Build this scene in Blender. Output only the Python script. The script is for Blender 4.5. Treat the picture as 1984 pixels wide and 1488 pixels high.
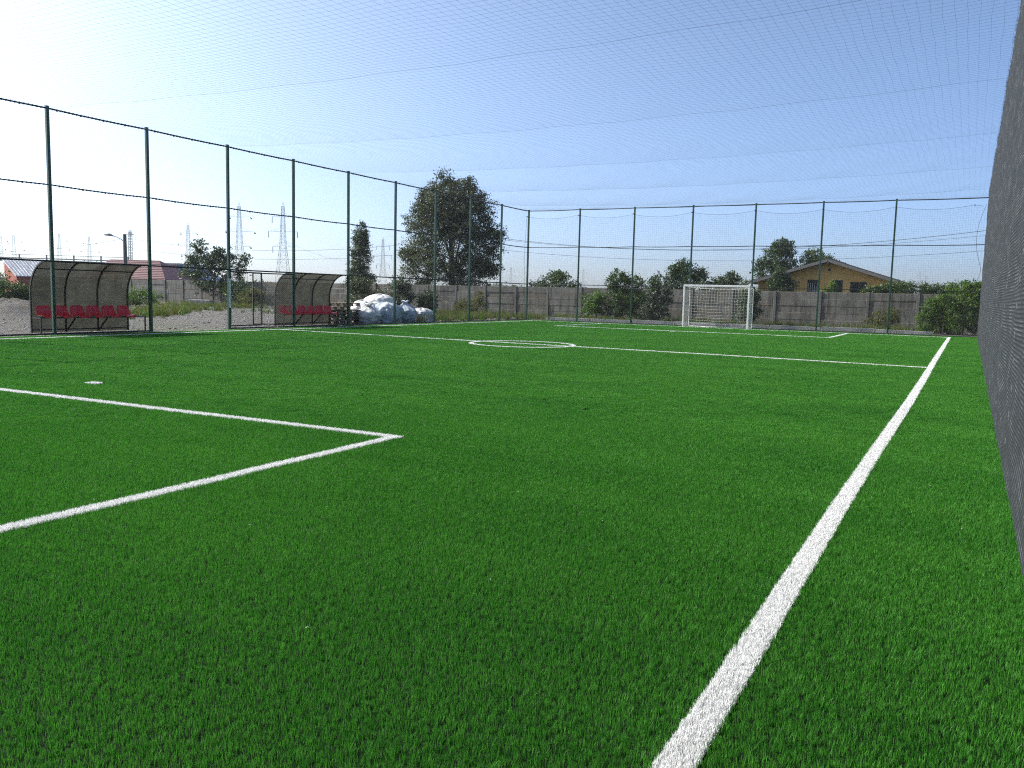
import bpy, math, random
import numpy as np
from mathutils import Vector, Matrix, noise as mnoise

PI = math.pi
R = math.radians
scene = bpy.context.scene
for o in list(bpy.data.objects):
    bpy.data.objects.remove(o)
COL = scene.collection
random.seed(7)
RNG = np.random.default_rng(11)

# ------------------------------------------------------------------ camera
cam_d = bpy.data.cameras.new('camera')
cam_d.sensor_width = 36.0
cam_d.lens = 1620.1 / 1984 * 36.0
cam_d.clip_start = 0.05
cam_d.clip_end = 6000
cam = bpy.data.objects.new('camera', cam_d)
COL.objects.link(cam)
CF = Vector((-0.4746266, 0.87372801, -0.10643755))
CR = Vector((0.87724033, 0.47945322, 0.02395881))
CU = Vector((-0.07196531, 0.08199982, 0.9940307))
cam.matrix_world = Matrix(((CR.x, CU.x, -CF.x, 0), (CR.y, CU.y, -CF.y, 0), (CR.z, CU.z, -CF.z, 1.3954), (0, 0, 0, 1)))
scene.camera = cam

# ------------------------------------------------------------------ sky, sun, exposure
SUN_DIR = Vector((-1.33, -0.21, 1.0)).normalized()
SUN_EL = math.asin(SUN_DIR.z)
SUN_ROT = math.atan2(SUN_DIR.x, SUN_DIR.y) % (2 * PI)
world = bpy.data.worlds.new('World')
scene.world = world
world.use_nodes = True
wn, wl = world.node_tree.nodes, world.node_tree.links
sky = wn.new('ShaderNodeTexSky')
sky.sky_type = 'NISHITA'
sky.sun_disc = False
sky.sun_elevation = SUN_EL
sky.sun_rotation = SUN_ROT
sky.air_density = 0.35
sky.dust_density = 2.6
sky.ozone_density = 2.0
sky.altitude = 0
sky_tint = wn.new('ShaderNodeMix')          # slightly cool clean air over the whole dome
sky_tint.data_type = 'RGBA'
sky_tint.blend_type = 'MULTIPLY'
sky_tint.inputs[0].default_value = 1.0
sky_tint.inputs[7].default_value = (0.88, 1.01, 1.03, 1)
wl.new(sky.outputs[0], sky_tint.inputs[6])
wl.new(sky_tint.outputs[2], wn['Background'].inputs[0])
wn['Background'].inputs[1].default_value = 0.148
sun_d = bpy.data.lights.new('sun', 'SUN')
sun_d.energy = 3.6
sun_d.angle = R(0.53)
sun_d.color = (1.0, 0.94, 0.85)
sun = bpy.data.objects.new('sun', sun_d)
COL.objects.link(sun)
sun.location = (-40, -6, 30)
sun.rotation_euler = (-SUN_DIR).to_track_quat('-Z', 'Y').to_euler()
scene.view_settings.view_transform = 'Standard'
scene.view_settings.look = 'None'
scene.view_settings.exposure = 1.15
scene.view_settings.gamma = 1.0
scene.view_settings.use_curve_mapping = False
scene.render.engine = 'CYCLES'
cy = scene.cycles
cy.max_bounces = 6
cy.diffuse_bounces = 3
cy.glossy_bounces = 2
cy.transmission_bounces = 4
cy.transparent_max_bounces = 12
cy.use_denoising = False
cy.sample_clamp_indirect = 4.0
cy.filter_width = 1.15


# ------------------------------------------------------------------ helpers: objects
def tag(o, label=None, cat=None, group=None, kind=None):
    if label:
        o['label'] = label
    if cat:
        o['category'] = cat
    if group:
        o['group'] = group
    if kind:
        o['kind'] = kind
    return o


def thing(name, loc, label, cat, group=None, rz=0.0):
    o = bpy.data.objects.new(name, None)
    o.empty_display_size = 0.2
    COL.objects.link(o)
    o.location = loc
    o.rotation_euler = (0, 0, rz)
    return tag(o, label, cat, group)


def link(name, mesh, mat=None, parent=None, loc=None, rot=None, scale=None):
    if mat is not None and len(mesh.materials) == 0:
        mesh.materials.append(mat)
    o = bpy.data.objects.new(name, mesh)
    COL.objects.link(o)
    if parent is not None:
        o.parent = parent
    if loc is not None:
        o.location = loc
    if rot is not None:
        o.rotation_euler = rot
    if scale is not None:
        o.scale = scale if hasattr(scale, '__len__') else (scale,) * 3
    return o


def copy_tree(o, parent=None):
    c = o.copy()
    COL.objects.link(c)
    if parent is not None:
        c.parent = parent
    for ch in list(o.children):
        copy_tree(ch, c)
    return c


def np_mesh(name, V, faces_list, smooth=False):
    """V (n,3); faces_list: list of int arrays (m,k)."""
    me = bpy.data.meshes.new(name)
    V = np.asarray(V, dtype=np.float32)
    me.vertices.add(len(V))
    me.vertices.foreach_set('co', V.ravel())
    loops = np.concatenate([np.asarray(f, dtype=np.int32).ravel() for f in faces_list])
    tot = np.concatenate([np.full(len(f), np.asarray(f).shape[1], dtype=np.int32) for f in faces_list])
    start = np.concatenate([[0], np.cumsum(tot)[:-1]]).astype(np.int32)
    me.loops.add(len(loops))
    me.loops.foreach_set('vertex_index', loops)
    me.polygons.add(len(tot))
    me.polygons.foreach_set('loop_start', start)
    me.polygons.foreach_set('loop_total', tot)
    if smooth:
        me.polygons.foreach_set('use_smooth', np.ones(len(tot), dtype=bool))
    me.update(calc_edges=True)
    return me


class MB:
    def __init__(self):
        self.v = []
        self.f = []

    def add(self, vs, fs):
        n = len(self.v)
        self.v += [tuple(p) for p in vs]
        self.f += [tuple(i + n for i in f) for f in fs]
        return self

    def box(self, x0, x1, y0, y1, z0, z1):
        vs = [(x0, y0, z0), (x1, y0, z0), (x1, y1, z0), (x0, y1, z0), (x0, y0, z1), (x1, y0, z1), (x1, y1, z1), (x0, y1, z1)]
        return self.add(vs, [(0, 3, 2, 1), (4, 5, 6, 7), (0, 1, 5, 4), (1, 2, 6, 5), (2, 3, 7, 6), (3, 0, 4, 7)])

    def bevbox(self, x0, x1, y0, y1, z0, z1, b=0.01):
        # box whose vertical edges and top rim are chamfered
        def ring(i, z):
            return [(x0 + b + i, y0 + i, z), (x1 - b - i, y0 + i, z), (x1 - i, y0 + b + i, z), (x1 - i, y1 - b - i, z),
                    (x1 - b - i, y1 - i, z), (x0 + b + i, y1 - i, z), (x0 + i, y1 - b - i, z), (x0 + i, y0 + b + i, z)]
        vs = ring(0, z0) + ring(0, z1 - b) + ring(b, z1)
        fs = []
        for k in range(2):
            for i in range(8):
                j = (i + 1) % 8
                fs.append((k * 8 + i, k * 8 + j, k * 8 + 8 + j, k * 8 + 8 + i))
        fs.append(tuple(range(16, 24)))
        fs.append(tuple(range(7, -1, -1)))
        return self.add(vs, fs)

    def bar(self, p, q, w, h=None, up=(0, 0, 1)):
        h = h or w
        p, q = Vector(p), Vector(q)
        d = (q - p).normalized()
        up = Vector(up)
        if abs(d.dot(up)) > 0.98:
            up = Vector((1, 0, 0))
        s = d.cross(up).normalized()
        u = s.cross(d)
        vs = []
        for c in (p, q):
            for a, b in ((-1, -1), (1, -1), (1, 1), (-1, 1)):
                vs.append(c + s * (a * w / 2) + u * (b * h / 2))
        return self.add(vs, [(3, 2, 1, 0), (4, 5, 6, 7), (0, 1, 5, 4), (1, 2, 6, 5), (2, 3, 7, 6), (3, 0, 4, 7)])

    def tube(self, pts, r, n=6, cap=True):
        pts = [Vector(p) for p in pts]
        rs = r if hasattr(r, '__len__') else [r] * len(pts)
        d0 = (pts[1] - pts[0]).normalized()
        ref = Vector((0, 0, 1)) if abs(d0.z) < 0.9 else Vector((1, 0, 0))
        vs, fs = [], []
        for i, p in enumerate(pts):
            d = (pts[min(i + 1, len(pts) - 1)] - pts[max(i - 1, 0)]).normalized()
            s = d.cross(ref)
            s = s.normalized() if s.length > 1e-5 else Vector((1, 0, 0))
            u = s.cross(d)
            ref = u
            for k in range(n):
                a = 2 * PI * k / n
                vs.append(p + (s * math.cos(a) + u * math.sin(a)) * rs[i])
        for i in range(len(pts) - 1):
            for k in range(n):
                j = (k + 1) % n
                fs.append((i * n + k, i * n + j, (i + 1) * n + j, (i + 1) * n + k))
        if cap:
            fs.append(tuple(range(n - 1, -1, -1)))
            fs.append(tuple(range((len(pts) - 1) * n, len(pts) * n)))
        return self.add(vs, fs)

    def strand(self, pts, r):
        return self.tube(pts, r, 3, False)

    def prism(self, poly, axis, a, b):
        """polygon in the plane normal to axis ('x','y','z') extruded a..b"""
        n = len(poly)

        def put(p, t):
            return {'x': (t, p[0], p[1]), 'y': (p[0], t, p[1]), 'z': (p[0], p[1], t)}[axis]
        vs = [put(p, a) for p in poly] + [put(p, b) for p in poly]
        fs = [tuple(range(n - 1, -1, -1)), tuple(range(n, 2 * n))]
        for i in range(n):
            j = (i + 1) % n
            fs.append((i, j, n + j, n + i))
        return self.add(vs, fs)

    def mesh(self, name, smooth=False):
        me = bpy.data.meshes.new(name)
        me.from_pydata(self.v, [], self.f)
        if smooth:
            me.polygons.foreach_set('use_smooth', [True] * len(me.polygons))
        me.update()
        return me

    def build(self, name, mat, parent=None, smooth=False, loc=None, rot=None):
        return link(name, self.mesh(name, smooth), mat, parent, loc, rot)


# ------------------------------------------------------------------ helpers: materials
def new_mat(name):
    m = bpy.data.materials.new(name)
    m.use_nodes = True
    nt = m.node_tree
    return m, nt.nodes, nt.links, nt.nodes['Principled BSDF']


def nd(n, typ, **kw):
    x = n.new(typ)
    for k, v in kw.items():
        setattr(x, k, v)
    return x


def ramp(n, l, src, stops):
    r = n.new('ShaderNodeValToRGB')
    e = r.color_ramp.elements
    while len(e) < len(stops):
        e.new(0.5)
    for i, (p, c) in enumerate(stops):
        e[i].position = p
        e[i].color = (c[0], c[1], c[2], 1)
    l.new(src, r.inputs[0])
    return r.outputs[0]


def noise_tex(n, l, scale, detail=4, rough=0.55, vec=None, mapping=None):
    t = n.new('ShaderNodeTexNoise')
    t.inputs['Scale'].default_value = scale
    t.inputs['Detail'].default_value = detail
    t.inputs['Roughness'].default_value = rough
    if vec is None:
        vec = n.new('ShaderNodeTexCoord').outputs['Object']
    if mapping:
        mp = n.new('ShaderNodeMapping')
        mp.inputs['Scale'].default_value = mapping
        l.new(vec, mp.inputs[0])
        vec = mp.outputs[0]
    l.new(vec, t.inputs['Vector'])
    return t.outputs['Fac']


def world_pos(n):
    return n.new('ShaderNodeNewGeometry').outputs['Position']


def mixc(n, l, fac, a, b, mode='MIX'):
    m = n.new('ShaderNodeMix')
    m.data_type = 'RGBA'
    m.blend_type = mode
    for sock, v in ((m.inputs[0], fac), (m.inputs[6], a), (m.inputs[7], b)):
        if hasattr(v, 'links'):
            l.new(v, sock)
        elif hasattr(v, '__len__'):
            sock.default_value = (v[0], v[1], v[2], 1)
        else:
            sock.default_value = v
    return m.outputs[2]


def bump(n, l, h, strength, dist, bsdf):
    b = n.new('ShaderNodeBump')
    b.inputs['Strength'].default_value = strength
    b.inputs['Distance'].default_value = dist
    l.new(h, b.inputs['Height'])
    l.new(b.outputs[0], bsdf.inputs['Normal'])


def mat_simple(name, c, rough=0.6, var=0.25, scale=6.0, metal=0.0, bstr=0.15, bdist=0.01, spec=0.5, usepos=False):
    m, n, l, b = new_mat(name)
    f = noise_tex(n, l, scale, 5, vec=world_pos(n) if usepos else None)
    col = ramp(n, l, f, [(0.3, [x * (1 - var) for x in c]), (0.7, [min(1, x * (1 + var)) for x in c])])
    l.new(col, b.inputs['Base Color'])
    b.inputs['Roughness'].default_value = rough
    b.inputs['Metallic'].default_value = metal
    b.inputs['Specular IOR Level'].default_value = spec
    if bstr:
        bump(n, l, noise_tex(n, l, scale * 6, 3), bstr, bdist, b)
    return m


def mat_leaf(name, c1, c2, trans=0.35, rough=0.45, spec=0.4):
    m, n, l, b = new_mat(name)
    at = nd(n, 'ShaderNodeAttribute', attribute_name='tint')
    col = mixc(n, l, at.outputs['Fac'], c1, c2)
    l.new(col, b.inputs['Base Color'])
    b.inputs['Roughness'].default_value = rough
    b.inputs['Specular IOR Level'].default_value = spec
    tr = n.new('ShaderNodeBsdfTranslucent')
    col2 = mixc(n, l, 1.0, col, (1.0, 1.15, 0.5), 'MULTIPLY')
    l.new(col2, tr.inputs[0])
    mx = n.new('ShaderNodeMixShader')
    mx.inputs[0].default_value = trans
    l.new(b.outputs[0], mx.inputs[1])
    l.new(tr.outputs[0], mx.inputs[2])
    l.new(mx.outputs[0], n['Material Output'].inputs[0])
    return m


M = {}
M['post_green'] = mat_simple('post green paint', (0.013, 0.058, 0.034), 0.38, 0.25, 9, bstr=0.05)
M['black_steel'] = mat_simple('black painted steel', (0.012, 0.014, 0.013), 0.4, 0.3, 14, bstr=0.05)
M['wire_dark'] = mat_simple('dark coated wire', (0.015, 0.022, 0.018), 0.5, 0.2, 10, bstr=0)
M['net_cord'] = mat_simple('dark netting cord', (0.02, 0.03, 0.028), 0.8, 0.2, 10, bstr=0)
M['rope'] = mat_simple('dark rope', (0.03, 0.04, 0.035), 0.8, 0.3, 30, bstr=0)
M['white_paint'] = mat_simple('white gloss paint', (0.70, 0.70, 0.69), 0.35, 0.05, 5, bstr=0.03)
M['white_cord'] = mat_simple('white net cord', (0.72, 0.72, 0.66), 0.8, 0.08, 20, bstr=0)
M['red_plastic'] = mat_simple('red plastic', (0.78, 0.010, 0.022), 0.36, 0.12, 8, bstr=0.03, spec=0.5)
M['galv'] = mat_simple('weathered galvanised steel', (0.32, 0.325, 0.33), 0.55, 0.2, 3, metal=0.3, bstr=0)
M['wood_old'] = mat_simple('old pallet wood', (0.22, 0.17, 0.12), 0.85, 0.45, 7, bstr=0.4)
M['lamp_pole'] = mat_simple('lamp pole concrete', (0.13, 0.13, 0.12), 0.85, 0.2, 3)
M['bark'] = mat_simple('bark', (0.07, 0.058, 0.045), 0.9, 0.35, 9, bstr=0.6, bdist=0.03)
M['insulator'] = mat_simple('insulator glass', (0.10, 0.11, 0.11), 0.3, 0.1, 4, bstr=0)


def mat_concrete(name, base, var=0.45, rust=0.25):
    m, n, l, b = new_mat(name)
    P = world_pos(n)
    f = noise_tex(n, l, 1.3, 8, 0.65, P)
    c = ramp(n, l, f, [(0.3, [x * (1 - var) for x in base]), (0.55, base), (0.75, [x * (1 + var * 0.7) for x in base])])
    # vertical run-off streaks
    st = noise_tex(n, l, 1.0, 4, 0.6, P, mapping=(5.5, 5.5, 0.55))
    c = mixc(n, l, ramp(n, l, st, [(0.48, (0, 0, 0)), (0.68, (rust * 1.8,) * 3)]), c, (base[0] * 0.28, base[1] * 0.25, base[2] * 0.22))
    st2 = noise_tex(n, l, 0.6, 5, 0.6, P, mapping=(1, 1, 2.2))
    c = mixc(n, l, ramp(n, l, st2, [(0.52, (0, 0, 0)), (0.7, (rust * 1.4,) * 3)]), c, (base[0] * 0.85, base[1] * 0.66, base[2] * 0.48))
    l.new(c, b.inputs['Base Color'])
    b.inputs['Roughness'].default_value = 0.92
    bump(n, l, noise_tex(n, l, 14, 6, 0.7, P), 0.5, 0.03, b)
    return m


M['wall_panel'] = mat_concrete('stained precast concrete', (0.145, 0.140, 0.124), 0.55, 0.55)
M['wall_post'] = mat_concrete('precast post concrete', (0.128, 0.125, 0.114), 0.35, 0.25)
M['kerb'] = mat_concrete('kerb concrete', (0.27, 0.26, 0.24), 0.3, 0.15)


def mat_ground():
    m, n, l, b = new_mat('yard gravel and dirt')
    P = world_pos(n)
    big = noise_tex(n, l, 0.09, 6, 0.6, P)
    mid = noise_tex(n, l, 0.9, 6, 0.65, P)
    fine = noise_tex(n, l, 13, 7, 0.75, P)
    grav = ramp(n, l, fine, [(0.33, (0.05, 0.047, 0.044)), (0.5, (0.13, 0.123, 0.115)), (0.68, (0.27, 0.26, 0.245))])
    dirt = ramp(n, l, mid, [(0.35, (0.085, 0.07, 0.052)), (0.65, (0.17, 0.145, 0.115))])
    c = mixc(n, l, ramp(n, l, mid, [(0.5, (0, 0, 0)), (0.64, (0.8,) * 3)]), grav, dirt)
    grass = ramp(n, l, fine, [(0.3, (0.04, 0.06, 0.018)), (0.7, (0.13, 0.15, 0.06))])
    c = mixc(n, l, ramp(n, l, big, [(0.54, (0, 0, 0)), (0.66, (0.4,) * 3)]), c, grass)
    # fields beyond the yard
    sp = n.new('ShaderNodeSeparateXYZ')
    l.new(P, sp.inputs[0])
    mr = n.new('ShaderNodeMapRange')
    mr.inputs[1].default_value = 51
    mr.inputs[2].default_value = 60
    l.new(sp.outputs[1], mr.inputs[0])
    c = mixc(n, l, mr.outputs[0], c, grass)
    l.new(c, b.inputs['Base Color'])
    b.inputs['Roughness'].default_value = 0.95
    b.inputs['Specular IOR Level'].default_value = 0.2
    bump(n, l, fine, 1.0, 0.12, b)
    return m


M['ground'] = mat_ground()


def mat_turf_base(name, ca, cb):
    m, n, l, b = new_mat(name)
    P = world_pos(n)
    c = ramp(n, l, noise_tex(n, l, 60, 3, 0.7, P), [(0.3, ca), (0.7, cb)])
    l.new(c, b.inputs['Base Color'])
    b.inputs['Roughness'].default_value = 0.95
    b.inputs['Specular IOR Level'].default_value = 0.1
    bump(n, l, noise_tex(n, l, 90, 3, 0.7, P), 1.0, 0.02, b)
    return m


M['turf_base'] = mat_turf_base('turf backing', (0.003, 0.010, 0.003), (0.010, 0.035, 0.007))
M['line_base'] = mat_turf_base('white turf backing', (0.10, 0.10, 0.10), (0.40, 0.40, 0.39))


def mat_blade(name, dark, light, trans):
    m, n, l, b = new_mat(name)
    oi = n.new('ShaderNodeObjectInfo')
    at = nd(n, 'ShaderNodeAttribute', attribute_name='tint')
    ad = nd(n, 'ShaderNodeMath', operation='ADD')
    l.new(oi.outputs['Random'], ad.inputs[0])
    l.new(at.outputs['Fac'], ad.inputs[1])
    mu = nd(n, 'ShaderNodeMath', operation='MULTIPLY')
    l.new(ad.outputs[0], mu.inputs[0])
    mu.inputs[1].default_value = 0.5
    # the carpet's rolls and brushed patches differ slightly in colour
    P = world_pos(n)
    pat = noise_tex(n, l, 0.5, 4, 0.65, P, mapping=(0.6, 1.5, 1))
    ad2 = nd(n, 'ShaderNodeMath', operation='ADD')
    l.new(mu.outputs[0], ad2.inputs[0])
    s2 = nd(n, 'ShaderNodeMath', operation='MULTIPLY_ADD')
    l.new(pat, s2.inputs[0])
    s2.inputs[1].default_value = 1.0
    s2.inputs[2].default_value = -0.5
    l.new(s2.outputs[0], ad2.inputs[1])
    ad2.use_clamp = True
    c = mixc(n, l, ad2.outputs[0], dark, light)
    l.new(c, b.inputs['Base Color'])
    b.inputs['Roughness'].default_value = 0.5
    b.inputs['Specular IOR Level'].default_value = 0.22
    tr = n.new('ShaderNodeBsdfTranslucent')
    l.new(c, tr.inputs[0])
    mx = n.new('ShaderNodeMixShader')
    mx.inputs[0].default_value = trans
    l.new(b.outputs[0], mx.inputs[1])
    l.new(tr.outputs[0], mx.inputs[2])
    l.new(mx.outputs[0], n['Material Output'].inputs[0])
    return m


M['blade'] = mat_blade('green turf fibre', (0.016, 0.125, 0.010), (0.088, 0.295, 0.034), 0.35)
M['blade_white'] = mat_blade('white turf fibre', (0.74, 0.74, 0.74), (0.84, 0.84, 0.83), 0.25)

# ------------------------------------------------------------------ layout numbers (metres)
XL, XR, YC, SP = -21.81, 0.335, 41.64, 3.069      # fence lines, far end, post spacing
SX = 3.094
POSTS_Y = [YC - SP * k for k in range(15)]
YN = POSTS_Y[-1]
HT, HM, HL = 6.0, 4.013, 1.996


def wall_y(x):
    return 49.55 - 0.045 * x


# ------------------------------------------------------------------ ground
def build_ground():
    g = MB()
    xs = [-2500, -600, -200, -110, -60, -40, -21.9, 0.6, 30, 200, 800, 2500]
    ys = [-800, -100, -20, -1.6, 10, 25, 41.8, 50, 70, 150, 500, 3500]
    nx = len(xs)
    for y in ys:
        for x in xs:
            g.v.append((x, y, -0.03))
    for j in range(len(ys) - 1):
        for i in range(nx - 1):
            g.f.append((j * nx + i, j * nx + i + 1, (j + 1) * nx + i + 1, (j + 1) * nx + i))
    tag(g.build('ground', M['ground']), 'grey gravel and dirt yard around the pitch', kind='structure')


build_ground()

# ------------------------------------------------------------------ pitch, markings, fibres
pitch = MB().box(-21.5, XR + 0.07, YN + 0.1, YC - 0.12, -0.05, 0.0).build('pitch', M['turf_base'])
tag(pitch, 'green artificial turf football pitch', kind='structure')

LW = 0.118
TY = [-2, 2.3, 2.62, 3.08, 3.7, 6.0, 8.7, 13.1, 17, 23.2, 31, 42]
TX = [-0.672, -0.674, -0.680, -0.670, -0.676, -0.686, -0.684, -0.668, -0.672, -0.692, -0.70, -0.71]
GY = [0.9, 2.7, 4.1, 5.0, 5.4, 6.0, 6.5]
GX = [-4.70, -4.70, -4.70, -4.737, -4.715, -4.738, -4.745]
CX, CYY, CRAD = -10.97, 20.74, 1.44


def strip_y(y0, y1, fx, step=0.5):
    n = max(2, int((y1 - y0) / step) + 1)
    return [(fx(y), y) for y in np.linspace(y0, y1, n)]


def strip_x(x0, x1, fy, step=0.5):
    n = max(2, int((x1 - x0) / step) + 1)
    return [(x, fy(x)) for x in np.linspace(x0, x1, n)]


half_y = lambda x: np.interp(x, [-20.6, -13.3, -8.6, -5.3, -0.7], [21.25, 20.95, 20.86, 20.75, 20.38])
garea_y = lambda x: np.interp(x, [-16.6, -10.9, -9.4, -8.0, -6.0, -4.7], [6.25, 6.27, 6.31, 6.33, 6.39, 6.41])
LINES = [
    ('touchline', 'long white touchline running beside the dark screen', strip_y(0.9, 40.15, lambda y: np.interp(y, TY, TX))),
    ('touchline', 'white touchline along the dugout side fence', strip_y(0.9, 40.1, lambda y: -20.6 + 0.02 * math.sin(y * 0.6))),
    ('halfway_line', 'white halfway line crossing the middle of the pitch', strip_x(-20.55, -0.75, half_y)),
    ('goal_line', 'white goal line under the far goal', strip_x(-20.55, -0.65, lambda x: 40.12)),
    ('goal_area_line', 'white goal area line parallel to the near goal line, ending in a sharp corner', strip_x(-16.6, -4.69, garea_y)),
    ('goal_area_line', 'white goal area side line running from the sharp corner toward the bottom left', strip_y(0.95, 6.35, lambda y: np.interp(y, GY, GX))),
    ('goal_area_line', 'white far goal area line in front of the goal', strip_x(-16.55, -4.74, lambda x: 34.45)),
    ('goal_area_line', 'short white far goal area side line on the right', strip_y(34.5, 40.06, lambda y: -4.74)),
    ('goal_area_line', 'short white far goal area side line on the left', strip_y(34.5, 40.06, lambda y: -16.55)),
    ('goal_area_line', 'white near goal area side line on the far side', strip_y(0.95, 6.2, lambda y: -16.6)),
    ('centre_circle', 'white centre circle', [(CX + CRAD * math.cos(a), CYY + CRAD * math.sin(a)) for a in np.linspace(0, 2 * PI, 73)]),
    ('penalty_spot', 'small white penalty spot in front of the near goal area', [(-10.86, 7.46), (-10.67, 7.46)]),
    ('penalty_spot', 'small white penalty spot in front of the far goal area', [(-10.93, 33.8), (-10.74, 33.8)]),
]
segA, segB, segH = [], [], []
for name, label, pts in LINES:
    hw = 0.09 if name == 'penalty_spot' else (LW / 2 if name != 'centre_circle' else 0.058)
    mb = MB()
    P = np.array(pts, float)
    T = np.gradient(P, axis=0)
    T /= np.linalg.norm(T, axis=1)[:, None]
    N = np.stack([-T[:, 1], T[:, 0]], 1)
    for i in range(len(P)):
        mb.v += [(*(P[i] - N[i] * hw), 0.005), (*(P[i] + N[i] * hw), 0.005)]
    for i in range(len(P) - 1):
        mb.f.append((2 * i, 2 * i + 2, 2 * i + 3, 2 * i + 1))
        segA.append(P[i]); segB.append(P[i + 1]); segH.append(hw)
    o = mb.build(name, M['line_base'])
    tag(o, label, kind='structure')
    o['_pts'] = 1
    LINES[LINES.index((name, label, pts))] = (name, label, P, hw, o)
segA, segB, segH = np.array(segA), np.array(segB), np.array(segH)


def line_mask(P, grow=0.0):
    """True where a point of P (n,2) is on white turf, or within grow of it"""
    out = np.zeros(len(P), bool)
    for a, b, h in zip(segA, segB, segH + grow):
        lo = np.minimum(a, b) - h
        hi = np.maximum(a, b) + h
        c = np.nonzero((P[:, 0] > lo[0]) & (P[:, 0] < hi[0]) & (P[:, 1] > lo[1]) & (P[:, 1] < hi[1]))[0]
        if len(c) == 0:
            continue
        d = b - a
        q = P[c] - a
        t = np.clip((q @ d) / (d @ d), 0, 1)
        e = np.linalg.norm(q - t[:, None] * d, axis=1)
        out[c[e < h]] = True
    return out


def blade_mesh(name, mat, nb, rad, hmin, hmax, wid, lean, seed):
    r = np.random.default_rng(seed)
    V, Q, T, tint = [], [], [], []
    for i in range(nb):
        a = r.uniform(0, 2 * PI)
        d = rad * math.sqrt(r.uniform())
        bx, by = d * math.cos(a), d * math.sin(a)
        h = r.uniform(hmin, hmax)
        la = r.uniform(0, 2 * PI)
        ll = abs(r.normal(0, lean)) * h
        lx, ly = ll * math.cos(la), ll * math.sin(la)
        wa = r.uniform(0, PI)
        wx, wy = math.cos(wa) * wid / 2, math.sin(wa) * wid / 2
        n = len(V)
        V += [(bx - wx, by - wy, 0), (bx + wx, by + wy, 0),
              (bx + lx * .35 + wx * .85, by + ly * .35 + wy * .85, h * .6), (bx + lx * .35 - wx * .85, by + ly * .35 - wy * .85, h * .6),
              (bx + lx, by + ly, h)]
        Q.append((n, n + 1, n + 2, n + 3))
        T.append((n + 3, n + 2, n + 4))
        tint += [r.uniform()] * 5
    me = np_mesh(name, V, [np.array(Q), np.array(T)])
    at = me.attributes.new('tint', 'FLOAT', 'POINT')
    at.data.foreach_set('value', np.array(tint, dtype=np.float32))
    me.materials.append(mat)
    return me


def proto_collection(name, meshes):
    c = bpy.data.collections.new(name)
    for i, me in enumerate(meshes):
        c.objects.link(bpy.data.objects.new(me.name, me))
    return c


def scatter_group(name, coll, tilt):
    ng = bpy.data.node_groups.new(name, 'GeometryNodeTree')
    ng.interface.new_socket('Geometry', in_out='INPUT', socket_type='NodeSocketGeometry')
    ng.interface.new_socket('Geometry', in_out='OUTPUT', socket_type='NodeSocketGeometry')
    n, l = ng.nodes, ng.links
    gi, go = n.new('NodeGroupInput'), n.new('NodeGroupOutput')
    ci = n.new('GeometryNodeCollectionInfo')
    ci.inputs['Collection'].default_value = coll
    ci.inputs['Separate Children'].default_value = True
    ci.inputs['Reset Children'].default_value = True
    ip = n.new('GeometryNodeInstanceOnPoints')
    ip.inputs['Pick Instance'].default_value = True
    rv = n.new('FunctionNodeRandomValue')
    rv.data_type = 'FLOAT_VECTOR'
    rv.inputs[0].default_value = (-tilt, -tilt, 0)
    rv.inputs[1].default_value = (tilt, tilt, 2 * PI)
    ri = n.new('FunctionNodeRandomValue')
    ri.data_type = 'INT'
    ri.inputs[4].default_value = 0
    ri.inputs[5].default_value = len(coll.objects) - 1
    sc = n.new('GeometryNodeInputNamedAttribute')
    sc.data_type = 'FLOAT_VECTOR'
    sc.inputs['Name'].default_value = 'sc'
    l.new(gi.outputs[0], ip.inputs['Points'])
    l.new(ci.outputs[0], ip.inputs['Instance'])
    l.new(ri.outputs[2], ip.inputs['Instance Index'])
    l.new(rv.outputs[0], ip.inputs['Rotation'])
    l.new(sc.outputs[0], ip.inputs['Scale'])
    l.new(ip.outputs[0], go.inputs[0])
    return ng


def scatter(name, P, S, ng, parent=None, label=None, cat=None):
    """P (n,3) points, S (n,3) scales"""
    me = bpy.data.meshes.new(name)
    me.vertices.add(len(P))
    me.vertices.foreach_set('co', np.asarray(P, np.float32).ravel())
    at = me.attributes.new('sc', 'FLOAT_VECTOR', 'POINT')
    at.data.foreach_set('vector', np.asarray(S, np.float32).ravel())
    o = bpy.data.objects.new(name, me)
    COL.objects.link(o)
    if parent:
        o.parent = parent
    md = o.modifiers.new('scatter', 'NODES')
    md.node_group = ng
    tag(o, label, cat, kind='stuff')
    return o


green_c = proto_collection('turf tufts', [blade_mesh('turf tuft', M['blade'], 13, 0.014, 0.015, 0.030, 0.0016, 0.22, s) for s in range(6)])
patch_c = proto_collection('turf patches', [blade_mesh('turf patch', M['blade'], 150, 0.075, 0.016, 0.030, 0.0034, 0.36, 20 + s) for s in range(6)])
white_c = proto_collection('white tufts', [blade_mesh('white tuft', M['blade_white'], 12, 0.007, 0.017, 0.026, 0.0022, 0.26, 50 + s) for s in range(5)])
NG_PATCH = scatter_group('patch scatter', patch_c, 0.08)
NG_GREEN = scatter_group('turf scatter', green_c, 0.22)
NG_WHITE = scatter_group('white scatter', white_c, 0.18)

# near the camera the carpet is single tufts; farther out denser patches of the same fibres
LOD = [(0, 3.8, 2700, 0.95), (3.8, 6.0, 2700, 1.05), (6.0, 9.5, 2200, 1.32)]
PATCH_FROM = 9.5


def lod_of(d):
    return np.interp(d, [0, 4, 6, 9.5, 16, 30], [1.0, 1.05, 1.2, 1.5, 1.9, 2.3])


def in_view(P):
    dd = P @ np.array([-0.477, 0.879])
    rr = P @ np.array([0.879, 0.477])
    return np.abs(rr) < dd * 0.80 + 1.2


TX0, TX1, TY0, TY1 = -21.48, XR + 0.03, -1.0, YC - .14


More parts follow.
